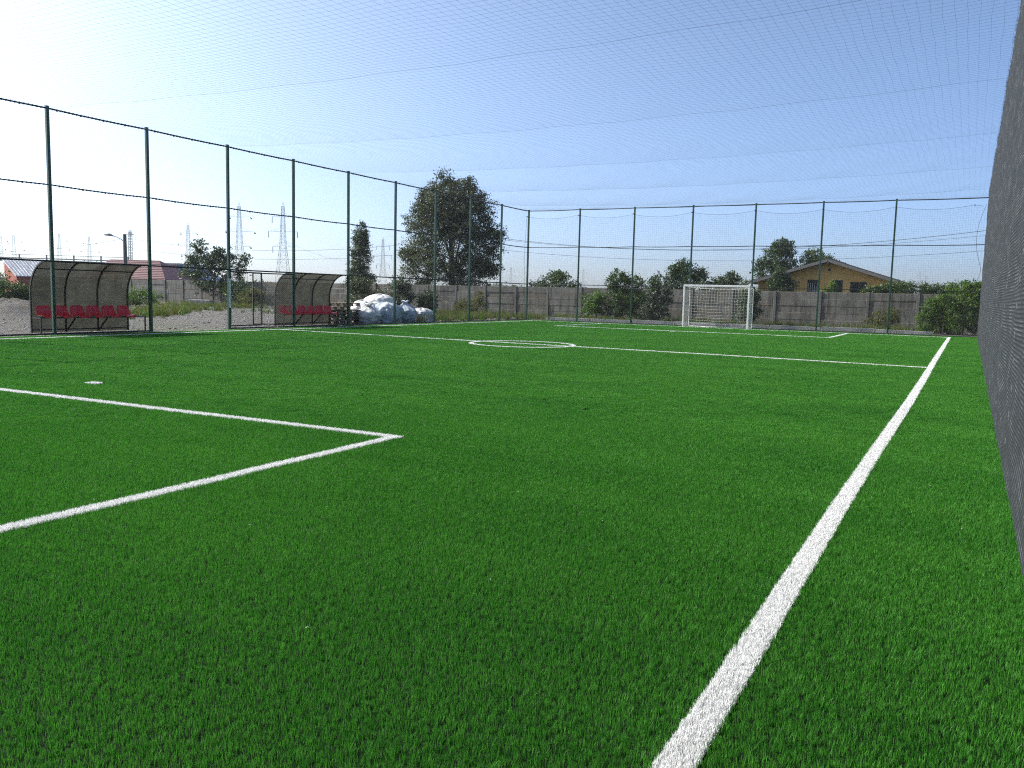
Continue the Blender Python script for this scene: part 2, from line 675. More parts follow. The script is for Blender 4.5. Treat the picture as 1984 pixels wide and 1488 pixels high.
def build_turf():
    P_all, S_all = [], []
    for a, b, den, k in LOD:
        x0, x1, y1 = max(TX0, -b), TX1, min(TY1, b)
        g = 1 / math.sqrt(den)
        X, Y = np.meshgrid(np.arange(x0, x1, g), np.arange(TY0, y1, g))
        P = np.stack([X.ravel(), Y.ravel()], 1)
        P = P + RNG.uniform(-.62, .62, P.shape) * g
        P = P[P[:, 0] < TX1]
        d = np.hypot(P[:, 0], P[:, 1])
        P = P[(d >= a) & (d < b)]
        P = P[in_view(P)]
        P = P[~line_mask(P, -0.004)]
        P_all.append(P)
        r = RNG.uniform(0.85, 1.2, len(P))
        S_all.append(np.stack([k * r, k * r, (1 + (k - 1) * .3) * RNG.uniform(0.85, 1.15, len(P))], 1))
    # fine tufts bordering the far markings, where patches would hide the white
    n = int(900 * (TX1 - TX0) * (TY1 - TY0))
    P = np.stack([RNG.uniform(TX0, TX1, n), RNG.uniform(TY0, TY1, n)], 1)
    P = P[np.hypot(P[:, 0], P[:, 1]) >= PATCH_FROM]
    P = P[line_mask(P, 0.085)]
    P = P[~line_mask(P, 0.008)]
    P_all.append(P)
    S_all.append(np.column_stack([np.full(len(P), 1.6), np.full(len(P), 1.6), np.full(len(P), 1.1)]))
    P = np.concatenate(P_all)
    S = np.concatenate(S_all)
    scatter('turf_fibres', np.column_stack([P, np.zeros(len(P))]), S, NG_GREEN, pitch, 'fine green turf fibres near the front of the pitch')
    print('turf tufts', len(P))
    n = int(300 * (TX1 - TX0) * (TY1 - TY0))
    P = np.stack([RNG.uniform(TX0 + .05, TX1 - .04, n), RNG.uniform(TY0, TY1 - .05, n)], 1)
    d = np.hypot(P[:, 0], P[:, 1])
    keep = np.interp(d, [9.5, 14, 22, 45], [1.0, .75, .5, .36])
    P = P[(d >= PATCH_FROM - .05) & (RNG.uniform(size=n) < keep)]
    P = P[in_view(P)]
    P = P[~line_mask(P, 0.065)]
    d = np.hypot(P[:, 0], P[:, 1])
    k = np.interp(d, [9.5, 14, 22, 45], [1.0, 1.1, 1.3, 1.5]) * RNG.uniform(.9, 1.1, len(P))
    scatter('turf_fibres', np.column_stack([P, np.zeros(len(P))]), np.stack([k, k, np.interp(d, [9.5, 45], [1.0, 1.15]) * RNG.uniform(.85, 1.15, len(P))], 1), NG_PATCH, pitch, 'green turf fibres over the middle and far part of the pitch')
    print('turf patches', len(P))


build_turf()
for name, label, P, hw, o in LINES:
    if '_pts' in o:
        del o['_pts']
    pts, scs = [], []
    for i in range(len(P) - 1):
        L = np.linalg.norm(P[i + 1] - P[i])
        mid = (P[i] + P[i + 1]) / 2
        d = np.hypot(*mid)
        k = float(lod_of(d))
        den = 8200 / k ** 1.6
        n = max(3, int(den * L * hw * 2))
        gs = math.sqrt(L * hw * 2 / n)
        nt, ne = max(1, round(L / gs)), max(2, round(2 * hw / gs))
        tt, ee = np.meshgrid((np.arange(nt) + .5) / nt, -1 + 2 * (np.arange(ne) + .5) / ne)
        n = tt.size
        t = np.clip(tt.ravel() + RNG.uniform(-.5, .5, n) / nt, 0, 1)
        e = (ee.ravel() + RNG.uniform(-.9, .9, n) / ne) * (hw - 0.003)
        T = (P[i + 1] - P[i]) / L
        N = np.array([-T[1], T[0]])
        q = P[i] + t[:, None] * (P[i + 1] - P[i]) + e[:, None] * N
        pts.append(np.column_stack([q, np.full(n, 0.002)]))
        r = RNG.uniform(0.85, 1.15, n)
        scs.append(np.stack([k * r, k * r, (1 + (k - 1) * .25) * r], 1))
    scatter('white_fibres', np.concatenate(pts), np.concatenate(scs), NG_WHITE, o, 'white plastic turf fibres')

# a few pale clippings and crumbs left on the new carpet
cl = MB()
rc = random.Random(5)
for i in range(90):
    x, y = rc.uniform(-13, 0.2), rc.uniform(1.5, 16)
    a, L = rc.uniform(0, PI), rc.uniform(.006, .018)
    z = .026
    cl.strand([(x, y, z), (x + L * .5 * math.cos(a), y + L * .5 * math.sin(a), z + .003), (x + L * math.cos(a), y + L * math.sin(a), z)], .0009)
tag(cl.build('turf_clippings', M['white_cord'], None), 'tiny pale fibre clippings scattered on the turf', 'clippings', kind='stuff')

# concrete edging round the carpet
kerb = thing('kerb', (-21.6, 20, 0), 'flat grey concrete edging strip along the fence foot', None)
tag(kerb, kind='structure')
MB_k = MB().bevbox(-0.09, 0.09, 0.004, 0.99, -0.08, 0.012, 0.008).mesh('edging_block')
MB_k.materials.append(M['kerb'])
for i in range(43):
    link('edging_block', MB_k, None, kerb, (0.0, YN + i - 20, 0), (0, 0, 0))
kerb2 = thing('kerb', (0.3, 20, 0), 'pale concrete edging blocks under the dark screen', None)
tag(kerb2, kind='structure')
for i in range(43):
    link('edging_block', MB_k, None, kerb2, (0.20, YN + i - 20, 0.012 + 0.008 * math.sin(i * 2.3)), (0, 0, 0.006 * math.sin(i * 5.1)))
kerb3 = thing('kerb', (-10.7, YC, 0), 'flat grey concrete edging along the far end of the pitch', None)
tag(kerb3, kind='structure')
for i in range(22):
    link('edging_block', MB_k, None, kerb3, (-10.9 + i + 1.0, -0.03, 0.0), (0, 0, PI / 2))


# ------------------------------------------------------------------ fences
def diamond_panel(name, L, H, pitch_, r, mat):
    """chain link panel in the local XZ plane, 0..L by 0..H"""
    mb = MB()
    step = pitch_ * math.sqrt(2)
    for s in (1, -1):
        k = -H
        while k < L + H:
            # line x = k + s*z
            z0, z1 = 0.0, H
            x0 = k if s > 0 else k
            pts = []
            za, zb = 0.0, H
            if s > 0:
                za = max(0.0, -k); zb = min(H, L - k)
                if zb - za > 0.02:
                    pts = [(k + za, 0.002, za), (k + zb, 0.002, zb)]
            else:
                za = max(0.0, k - L); zb = min(H, k)
                if zb - za > 0.02:
                    pts = [(k - za, -0.002, za), (k - zb, -0.002, zb)]
            if pts:
                mb.strand(pts, r)
            k += step
    me = mb.mesh(name)
    me.materials.append(mat)
    return me


def sag_rail_mesh(name, L, sag, r, mat, n=7, sides=6, knots=True):
    mb = MB()
    pts = [(L * i / n, 0, -sag * 4 * (i / n) * (1 - i / n)) for i in range(n + 1)]
    mb.tube(pts, r, sides)
    if knots:          # the wire that laces the mesh to the rail
        for i in range(1, 26):
            t = i / 26
            z = -sag * 4 * t * (1 - t)
            mb.box(L * t - 0.012, L * t + 0.012, -r - .003, r + .003, z - r - .003 - .012 * (i % 6 == 0), z + r + .003)
    me = mb.mesh(name)
    me.materials.append(mat)
    return me


def post_mesh(name, h, w, mat):
    mb = MB().bevbox(-w / 2, w / 2, -w / 2, w / 2, -0.02, h, 0.008)
    mb.box(-w / 2 - .004, w / 2 + .004, -w / 2 - .004, w / 2 + .004, h, h + .012)
    me = mb.mesh(name)
    me.materials.append(mat)
    return me


FP = post_mesh('post', HT + 0.05, 0.085, M['post_green'])
RAIL_T = sag_rail_mesh('top_rail', SP - 0.09, 0.012, 0.022, M['black_steel'])
RAIL_M = sag_rail_mesh('middle_rail', SP - 0.09, 0.02, 0.019, M['black_steel'])
RAIL_L = sag_rail_mesh('lower_rail', SP - 0.09, 0.004, 0.026, M['black_steel'], knots=False)
RAIL_B = sag_rail_mesh('bottom_rail', SP - 0.09, 0.0, 0.026, M['black_steel'], n=1, knots=False)
NET_UP = diamond_panel('mesh_panel', SP - 0.09, HT - HM - 0.03, 0.05, 0.0013, M['wire_dark'])
NET_MID = diamond_panel('mesh_panel', SP - 0.09, HM - HL - 0.03, 0.05, 0.0013, M['wire_dark'])
NET_LOW = diamond_panel('mesh_panel', SP - 0.09, HL - 0.09, 0.05, 0.0016, M['wire_dark'])

left = thing('side_fence', (XL, YC, 0), 'tall green steel post fence with chain link on the dugout side', 'fence')
open_bays = {4, 5, 6, 7, 8}     # bay k lies between post k and k+1 counted from the far corner; open or gated at the bottom
for k, y in enumerate(POSTS_Y):
    link('post', FP, None, left, (0, y - YC, 0), (0.0, 0.002 * math.sin(k * 2.1), 0))
    if k < len(POSTS_Y) - 1:
        yy = y - YC - 0.045
        rz = (0, 0, -PI / 2)
        link('top_rail', RAIL_T, None, left, (0, yy, HT), rz)
        link('middle_rail', RAIL_M, None, left, (0, yy, HM), rz)
        link('lower_rail', RAIL_L, None, left, (0, yy, HL), rz)
        link('mesh_panel', NET_UP, None, left, (0, yy, HM + 0.015), rz)
        link('mesh_panel', NET_MID, None, left, (0, yy, HL + 0.015), rz)
        if k not in open_bays:
            link('mesh_panel', NET_LOW, None, left, (0, yy, 0.07), rz)
        if k not in (7,):
            link('bottom_rail', RAIL_B, None, left, (0, yy, 0.035), rz)

# white strip sign on the third visible post
m, n, l, b = new_mat('strip sign print')
tc = n.new('ShaderNodeTexCoord').outputs['Object']
f = noise_tex(n, l, 1, 2, 0.5, tc, mapping=(30, 30, 26))
l.new(ramp(n, l, f, [(0.50, (0.85, 0.85, 0.83)), (0.56, (0.35, 0.36, 0.35))]), b.inputs['Base Color'])
b.inputs['Roughness'].default_value = 0.4
M['strip'] = m
post_strip_y = POSTS_Y[7]
MB().bevbox(-0.004, 0.004, -0.042, 0.042, 0, 0.98, 0.002).build('strip_sign', M['strip'], left, loc=(0.049, post_strip_y - YC, 0.72))
left.children[-1]['label'] = 'narrow white printed strip fixed to a green post'

# double gate in the bay between posts 6 and 7
gate = thing('mesh_gate', (XL, POSTS_Y[7], 0), 'black framed chain link double gate standing slightly ajar beside the second dugout', 'gate')
LG = 1.46
leaf_frame = MB()
for p, q in (((0, 0, .12), (LG, 0, .12)), ((0, 0, 1.93), (LG, 0, 1.93)), ((0, 0, .1), (0, 0, 1.95)), ((LG, 0, .1), (LG, 0, 1.95))):
    leaf_frame.bar(p, q, 0.04)
leaf_me = leaf_frame.mesh('gate_leaf')
leaf_me.materials.append(M['black_steel'])
leaf_net = diamond_panel('leaf_mesh', LG - .04, 1.77, 0.05, 0.0019, M['wire_dark'])
for (yy, ang) in ((0.06, R(92)), (SP - 0.06, R(-90 - 26))):
    lf = link('gate_leaf', leaf_me, None, gate, (0, yy, 0), (0, 0, ang))
    link('leaf_mesh', leaf_net, None, lf, (.02, 0, .14))
    MB().bar((LG - .03, -.05, 1.0), (LG - .03, .05, 1.0), .025).build('handle', M['black_steel'], lf)

# far end fence
endf = thing('end_fence', (XL, YC, 0), 'tall green steel post fence with chain link behind the far goal', 'fence')
ERL = {}
for nm, sag, r, kn in (('top_rail', .015, .024, False), ('middle_rail', .02, .020, False), ('lower_rail', .006, .02, False), ('bottom_rail', 0, .024, False)):
    ERL[nm] = sag_rail_mesh(nm, SX - .09, sag, r, M['black_steel'], knots=kn)
EN_UP = diamond_panel('mesh_panel', SX - .09, HT - HM - .03, .05, .0009, M['wire_dark'])
EN_MID = diamond_panel('mesh_panel', SX - .09, HM - HL - .03, .05, .0009, M['wire_dark'])
EN_LOW = diamond_panel('mesh_panel', SX - .09, HL - .09, .05, .0017, M['wire_dark'])
FPE = post_mesh('post', HT + 0.05, 0.075, M['post_green'])
for k in range(8):
    x = SX * k if k < 7 else XR - XL + .16
    if k > 0:
        link('post', FPE, None, endf, (x, 0, 0))
    if k < 7:
        s = 1.0 if k < 6 else (XR - XL - SX * 6 + 0.02) / (SX - .09)
        for nm, z in (('top_rail', HT), ('middle_rail', HM), ('lower_rail', HL), ('bottom_rail', .035)):
            link(nm, ERL[nm], None, endf, (x + .045, 0, z), None, (s, 1, 1))
        link('mesh_panel', EN_UP, None, endf, (x + .045, 0, HM + .015), None, (s, 1, 1))
        link('mesh_panel', EN_MID, None, endf, (x + .045, 0, HL + .015), None, (s, 1, 1))
        link('mesh_panel', EN_LOW, None, endf, (x + .045, 0, .07), None, (s, 1, 1))

# ball stop net hung from brackets inside the end fence
bn = thing('ball_stop_net', (XL, YC - .22, 0), 'square mesh ball stop net sagging from brackets behind the far goal', 'net')
WN = XR - XL - .03


def rope_z(x):
    u = (x / SX) % 1.0
    return 5.68 - 0.17 * 4 * u * (1 - u) + 0.02 * math.sin(x * .7)


def net_y(x, z):
    return 0.05 * math.sin(x * 1.3 + z * .8) * min(1, (5.7 - z) / 2) - .04 * math.sin(z * 1.1)


nm_ = MB()
xg = np.arange(0.05, WN, 0.1)
for x in xg:
    zt = rope_z(x)
    nm_.strand([(x + .012 * math.sin(x * 9 + z * 2), net_y(x, z), z) for z in np.linspace(0.02, zt, 9)], 0.0016)
for k in range(57):
    f = k / 57
    nm_.strand([(x, net_y(x, f * rope_z(x)), f * (rope_z(x) * (f ** .35) + 5.6 * (1 - f ** .35))) for x in np.arange(0.05, WN, 0.35)], 0.0016)
nm_.build('netting', M['net_cord'], bn)
MB().tube([(x, 0, rope_z(x)) for x in np.arange(0, WN, 0.2)], .006, 5).build('top_rope', M['rope'], bn)
for k in range(8):
    x = min(SX * k, WN)
    MB().bar((x, .2, 5.66), (x, -.03, 5.69), .03).build('bracket', M['black_steel'], bn)
MB().tube([(0.0 - .10 * math.sin(t * PI) * (1 if t < .5 else .6), -.01, 5.6 * (1 - t) + .1) for t in np.linspace(0, 1, 24)], .007, 5).build('loose_rope', M['rope'], bn)
MB().tube([(WN - .02 - .28 * abs(math.sin(t * 2 * PI)), -.03, 5.6 * (1 - t) + .1) for t in np.linspace(0, 1, 30)], .007, 5).build('loose_rope', M['rope'], bn)

# overhead net with its support cables
cn = thing('overhead_net', ((XL + XR) / 2, YC, HT), 'square mesh safety net stretched over the whole pitch', 'net')
CAB_Y = [YC] + [YC - SP * (1 + 2 * k) for k in range(8)]
CAB_Y = [YC, 38.57, 32.43, 26.29, 20.16, 14.02, 7.88, 1.74, YN]


def net_z(x, y):
    u = (x - XL) / (XR - XL)
    cab = -0.24 * 4 * u * (1 - u)
    if y >= 38.57:
        a, b = 38.57, YC
    else:
        a, b = 7.88, 14.02
        for i in range(1, len(CAB_Y) - 1):
            if CAB_Y[i + 1] <= y <= CAB_Y[i]:
                a, b = CAB_Y[i + 1], CAB_Y[i]
    v = (y - a) / max(.1, b - a)
    bag = -0.075 * 4 * v * (1 - v) * (0.3 + 0.7 * (4 * u * (1 - u)) ** .5)
    edge = min(1.0, (YC - y) / 3.0)
    return cab * edge + bag + 0.015 * math.sin(x * 2.1 + y * 1.7)


onm = MB()
ox, oy = (XL + XR) / 2, YC
GS = 0.17
ygrid = np.arange(YN, YC + .01, 0.44)
for x in np.arange(XL + .02, XR, GS):
    onm.strand([(x - ox + .012 * math.sin(y * 3.1 + x * 7), y - oy, net_z(x, y)) for y in ygrid], 0.0012)
for y in np.arange(YN, YC, GS):
    onm.strand([(x - ox, y - oy + .012 * math.sin(x * 2.7 + y * 5), net_z(x, y)) for x in np.linspace(XL, XR, 27)], 0.0012)
onm.build('netting', M['net_cord'], cn)
for y in CAB_Y[1:-1]:
    MB().tube([(x - ox, y - oy, net_z(x, y) + .004) for x in np.linspace(XL, XR, 25)], .0016, 5).build('support_cable', M['rope'], cn)

# ------------------------------------------------------------------ right side screen
m, n, l, b = new_mat('dark grey shade fabric')
P = world_pos(n)
warp = noise_tex(n, l, 0.8, 3, 0.5, P, mapping=(1, 0.35, 1))
sp = n.new('ShaderNodeSeparateXYZ')
l.new(P, sp.inputs[0])
zz = nd(n, 'ShaderNodeMath', operation='MULTIPLY_ADD')
l.new(warp, zz.inputs[0]); zz.inputs[1].default_value = 0.05; l.new(sp.outputs[2], zz.inputs[2])
cb = n.new('ShaderNodeCombineXYZ')
l.new(zz.outputs[0], cb.inputs[2])
wv = n.new('ShaderNodeTexWave')
wv.wave_type = 'BANDS'
wv.bands_direction = 'Z'
wv.inputs['Scale'].default_value = 9.0
wv.inputs['Distortion'].default_value = 0.8
wv.inputs['Detail'].default_value = 2
l.new(cb.outputs[0], wv.inputs['Vector'])
brk = noise_tex(n, l, 1, 4, 0.65, P, mapping=(1, 2.2, 7))
band = nd(n, 'ShaderNodeMath', operation='MULTIPLY')
l.new(wv.outputs['Fac'], band.inputs[0])
l.new(ramp(n, l, brk, [(0.30, (0.15,) * 3), (0.7, (1.0,) * 3)]), band.inputs[1])
weave = n.new('ShaderNodeTexVoronoi')
mp = n.new('ShaderNodeMapping'); mp.inputs['Scale'].default_value = (1, 70, 110)
l.new(P, mp.inputs[0]); l.new(mp.outputs[0], weave.inputs['Vector'])
weave.inputs['Scale'].default_value = 1.0
bc = ramp(n, l, band.outputs[0], [(0.10, (0.020, 0.023, 0.026)), (0.55, (0.036, 0.041, 0.046)), (0.9, (0.120, 0.130, 0.140))])
wc = ramp(n, l, weave.outputs['Distance'], [(0.15, (1.5, 1.5, 1.5)), (0.6, (0.35, 0.35, 0.36))])
c = mixc(n, l, 0.7, bc, wc, 'MULTIPLY')
l.new(c, b.inputs['Base Color'])
b.inputs['Roughness'].default_value = 0.75
b.inputs['Specular IOR Level'].default_value = 0.2
ad = nd(n, 'ShaderNodeMath', operation='MULTIPLY_ADD')
l.new(weave.outputs['Distance'], ad.inputs[0]); ad.inputs[1].default_value = 0.4; l.new(band.outputs[0], ad.inputs[2])
bump(n, l, ad.outputs[0], 0.8, 0.010, b)
M['screen'] = m

scr = thing('shade_screen', (XR, YC, 0), 'tall dark grey woven shade screen along the right side of the pitch', 'screen')


def scr_x(y, z):
    u = ((YC - y) / SP) % 1.0
    bul = math.sin(PI * u) ** 2
    v = z / 6.1
    return 0.035 * bul * math.sin(PI * v) * min(1, z / .6) + 0.008 * min(1, .3 + z) * math.sin(z * 5.3 + y * 1.1 + 2 * math.sin(y * .9)) + 0.003 * math.sin(z * 14 + y * 2.3)


ys_ = np.concatenate([np.arange(YN, 12, 0.16), np.arange(12, YC + .16, 0.3)])
zs_ = np.concatenate([np.linspace(0.03, 6.0, 66), [6.07]])
V = []
for y in ys_:
    for z in zs_:
        zt = z
        if z > 6.05:
            zt = 6.07 + 0.018 * math.sin(y * 7.3) + 0.03 * mnoise.noise((y * 3.1, 0, 0)) - 0.05 * math.sin(PI * (((YC - y) / SP) % 1.0))
        V.append((scr_x(y, z), y - YC, zt))
nz = len(zs_)
F = [(i * nz + j, (i + 1) * nz + j, (i + 1) * nz + j + 1, i * nz + j + 1) for i in range(len(ys_) - 1) for j in range(nz - 1)]
link('fabric', np_mesh('fabric', V, [np.array(F)], True), M['screen'], scr)
fr = MB()
for i in range(1500):
    y = YN + (YC - YN) * random.random()
    z = 6.03 + 0.02 * random.random()
    L = random.uniform(.02, .07)
    a = random.uniform(-1.2, 1.2)
    p0 = (scr_x(y, 6.05) + random.uniform(-.008, .008), y - YC, z)
    fr.strand([p0, (p0[0] - L * .5 * random.random(), p0[1] + L * math.sin(a), p0[2] + L * math.cos(a) * .8)], .0016)
tag(fr.build('frayed_edge', M['net_cord'], scr), kind='stuff')
tie = MB()
for y in POSTS_Y:
    for z in np.arange(0.3, 5.9, .22):
        tie.box(scr_x(y, z) - .006, scr_x(y, z) + .004, y - YC - .006, y - YC + .006, z - .022, z + .022)
tag(tie.build('cable_ties', mat_simple('pale cable tie', (.22, .23, .24), .5, .1), scr), kind='stuff')
rf = thing('screened_fence', (XR + .12, YC, 0), 'green steel posts and rails standing behind the dark shade screen', 'fence')
for k, y in enumerate(POSTS_Y[:-1]):
    link('post', FP, None, rf, (0.02, y - YC, 0) if k else (.02, .06, 0))
for z in (HL, HM, 5.94):
    MB().tube([(.02, -.05, z), (.02, YN - YC, z)], .02, 6).build('rail', M['black_steel'], rf)

# ------------------------------------------------------------------ goal
GXL, GXR, GYF, GD = -12.42, -9.27, 40.42, 0.92
goal = thing('football_goal', ((GXL + GXR) / 2, GYF, 0), 'white football goal with white net at the far end', 'goal')
gw = (GXR - GXL) / 2
for s in (-1, 1):
    MB().bevbox(s * gw - .04 if s > 0 else -gw - .04, s * gw + .04 if s > 0 else -gw + .04, -.04, .04, 0, 2.0, .008).build('goal_post', M['white_paint'], goal)
MB().bevbox(-gw - .04, gw + .04, -.042, .042, 2.0, 2.085, .008).build('crossbar', M['white_paint'], goal)
for s in (-1, 1):
    pts = [(s * gw, 0.04, 2.03)] + [(s * gw, GD - .25 + .25 * math.sin(a), 1.80 + .23 * math.cos(a)) for a in np.linspace(0, PI / 2, 6)] + [(s * gw, GD, .05), (s * gw, GD, .02)]
    MB().tube(pts, .018, 8).build('back_stay', M['white_paint'], goal, True)
    MB().tube([(s * gw, 0.02, .03), (s * gw, GD, .03)], .018, 8).build('ground_bar', M['white_paint'], goal, True)
MB().tube([(-gw, GD, .03), (gw, GD, .03)], .018, 8).build('ground_bar', M['white_paint'], goal, True)
gn = MB()


def back_y(x, z):
    u = (x + gw) / (2 * gw)
    return GD - .02 - .12 * math.sin(PI * u) * math.sin(PI * min(1, z / 1.95)) + .015 * math.sin(x * 6 + z * 5)


def top_z(x, y):
    u = (x + gw) / (2 * gw)
    return 2.02 - (y / GD) * .06 - .10 * math.sin(PI * u) * math.sin(PI * y / GD / 1.2)


NR = .0032
for x in np.linspace(-gw, gw, 23):
    gn.strand([(x + .01 * math.sin(z * 7 + x * 4), back_y(x, z), z) for z in np.linspace(.03, 1.93, 10)], NR)
    gn.strand([(x, y, top_z(x, y)) for y in np.linspace(.03, GD - .04, 5)], NR)
for z in np.linspace(.06, 1.93, 14):
    gn.strand([(x, back_y(x, z), z - .035 * math.sin(PI * (x + gw) / (2 * gw)) + .008 * math.sin(x * 9 + z * 3)) for x in np.linspace(-gw, gw, 16)], NR)
for y in np.linspace(.1, GD - .05, 6):
    gn.strand([(x, y, top_z(x, y)) for x in np.linspace(-gw, gw, 14)], NR)
for s in (-1, 1):
    for z in np.linspace(.06, 1.95, 16):
        gn.strand([(s * (gw - .02 * math.sin(PI * t)), .03 + (GD - .05) * t, z - .02 * math.sin(PI * t)) for t in np.linspace(0, 1, 5)], NR * .8)
    for y in np.linspace(.08, GD - .06, 7):
        gn.strand([(s * gw, y, z) for z in (.03, 1.0, top_z(s * gw, y))], NR * .8)
gn.build('goal_net', M['white_cord'], goal)

# ------------------------------------------------------------------ dugouts
m, n, l, b = new_mat('smoked polycarbonate')
P = n.new('ShaderNodeTexCoord').outputs['Object']
f1 = noise_tex(n, l, 1.4, 5, 0.6, P)
f2 = noise_tex(n, l, 1.0, 4, 0.6, P, mapping=(3, 2.2, 14))
c = ramp(n, l, f1, [(0.3, (0.070, 0.071, 0.065)), (0.7, (0.135, 0.136, 0.122))])
c = mixc(n, l, ramp(n, l, f2, [(0.5, (0, 0, 0)), (0.72, (.5,) * 3)]), c, (0.20, 0.195, 0.165))
l.new(c, b.inputs['Base Color'])
b.inputs['Roughness'].default_value = 0.28
tr = n.new('ShaderNodeBsdfTranslucent'); l.new(c, tr.inputs[0])
tp = n.new('ShaderNodeBsdfTransparent'); tp.inputs[0].default_value = (0.58, 0.575, 0.54, 1)
m1 = n.new('ShaderNodeMixShader'); m1.inputs[0].default_value = 0.42
l.new(b.outputs[0], m1.inputs[1]); l.new(tr.outputs[0], m1.inputs[2])
m2 = n.new('ShaderNodeMixShader'); m2.inputs[0].default_value = 0.34
l.new(m1.outputs[0], m2.inputs[1]); l.new(tp.outputs[0], m2.inputs[2])
l.new(m2.outputs[0], n['Material Output'].inputs[0])
M['smoke'] = m


def dug_profile():
    # (x toward the pitch, z)
    pts = [(0, 0.02), (0, .5), (0, 1.1)]
    for a in np.linspace(8, 90, 9):
        pts.append((0.80 - .80 * math.cos(R(a)), 1.1 + .90 * math.sin(R(a))))
    pts.append((0.86, 2.0))
    return pts


def seat_mesh():
    """red moulded bucket seat shell, origin at the seat rail, facing +x, 0.4 m wide"""
    prof = [(0.36, -.035, .155), (0.37, .0, .17), (0.30, .02, .19), (0.16, .012, .195), (0.08, .02, .195), (0.035, .06, .195), (0.01, .12, .19), (-.015, .2, .175), (-.03, .255, .168), (-.036, .29, .148), (-.038, .305, .09)]
    V, F = [], []
    nu = 9
    for off in (0, 1):
        for (x, z, hw) in prof:
            for j in range(nu):
                t = -1 + 2 * j / (nu - 1)
                dish = 0.025 * t * t
                px, pz = x, z
                if z > .05:
                    px = x + dish
                else:
                    pz = z + dish
                if off:
                    px -= .012 if z > .05 else .0
                    pz -= .012 if z <= .05 else .0
                V.append((px, hw * t, pz))
    npf = len(prof)
    for i in range(npf - 1):
        for j in range(nu - 1):
            a = i * nu + j
            F.append((a, a + 1, a + nu + 1, a + nu))
            b_ = npf * nu + a
            F.append((b_ + nu, b_ + nu + 1, b_ + 1, b_))
    for i in range(npf - 1):
        for j in (0, nu - 1):
            a = i * nu + j
            b_ = npf * nu + a
            F.append((a, a + nu, b_ + nu, b_))
    for i in (0, npf - 1):
        for j in range(nu - 1):
            a = i * nu + j
            b_ = npf * nu + a
            F.append((a, a + 1, b_ + 1, b_))
    me = np_mesh('seat', V, [np.array(F)], True)
    me.materials.append(M['red_plastic'])
    return me


SEAT = seat_mesh()


def make_dugout(loc, label):
    d = thing('dugout', loc, label, 'dugout', 'team dugouts beside the pitch')
    prof = dug_profile()
    W3, bay = 3.03, 1.01
    for k in range(4):
        mb = MB()
        y = k * bay
        for i in range(len(prof) - 1):
            mb.bar((prof[i][0], y, prof[i][1]), (prof[i + 1][0], y, prof[i + 1][1]), .04, .04, up=(0, 1, 0))
        mb.build('rib', M['black_steel'], d)
    for nm, (x, z) in (('top_rail', (0.86, 1.985)), ('purlin', (0.30, 1.79)), ('bottom_rail', (0.0, .10))):
        for k in range(3):
            MB().bar((x + .002, k * bay + .02, z), (x + .002, (k + 1) * bay - .02, z), .034).build(nm, M['black_steel'], d)
    for k in range(3):
        y0, y1 = k * bay + .012, (k + 1) * bay - .012
        V, F = [], []
        for (x, z) in prof:
            for off in (0, .006):
                V += [(x - .024 - off, y0, z + (.018 if z > 1.9 else 0)), (x - .024 - off, y1, z + (.018 if z > 1.9 else 0))]
        for i in range(len(prof) - 1):
            a = 4 * i
            F += [(a, a + 4, a + 5, a + 1), (a + 2, a + 3, a + 7, a + 6)]
        me = np_mesh('canopy_panel', V, [np.array(F)], True)
        link('canopy_panel', me, M['smoke'], d)
    bench = MB()
    for x in (.12, .46):
        bench.bar((x, -.02, .445), (x, W3 + .28, .445), .04, .03)
    for y in (-.02, W3 + .28):
        bench.bar((.10, y, .445), (.48, y, .445), .03)
    bo = bench.build('bench_frame', M['black_steel'], d)
    for y in (-.01, W3 + .27):
        MB().bar((.44, y, 0), (.44, y, .43), .035).build('bench_leg', M['black_steel'], d)
    for k in (1, 2):
        MB().bar((.03, k * bay, .06), (.44, k * bay, .43), .035).build('brace', M['black_steel'], d)
    for k in range(6):
        link('seat', SEAT, None, d, (.13, .27 + k * .498, .475), (0, 0, random.uniform(-.02, .02)), (1, 1.14, 1.0))
    return d


make_dugout((-22.74, 13.96, 0), 'smoked plastic dugout with six red seats nearest the left edge')
make_dugout((-22.74, 23.22, 0), 'smoked plastic dugout with six red seats between the gate and the pallets')

# ------------------------------------------------------------------ pallets
def pallet_meshes():
    a = MB().bevbox(-.6, .6, -.05, .05, 0, .022, .003).mesh('deck_board')
    b_ = MB().bevbox(-.07, .07, -.05, .05, 0, .078, .003).mesh('block')
    c = MB().bevbox(-.05, .05, -.4, .4, 0, .022, .003).mesh('stringer_board')
    for x in (a, b_, c):
        x.materials.append(M['wood_old'])
    return a, b_, c


PA, PB, PC = pallet_meshes()


def make_pallet(loc, rz, label, tilt=0):
    p = thing('pallet', loc, label, 'pallet', 'wooden pallets stacked beside the dugout')
    p.rotation_euler = (tilt, 0, rz)
    for y in (-.34, 0, .34):
        link('bottom_board', PA, None, p, (0, y, 0))
        for x in (-.52, 0, .52):
            link('block', PB, None, p, (x, y, .022))
    for x in (-.52, 0, .52):
        link('stringer_board', PC, None, p, (x, 0, .1))
    for y in (-.35, -.175, 0, .175, .35):
        link('deck_board', PA, None, p, (0, y, .122))


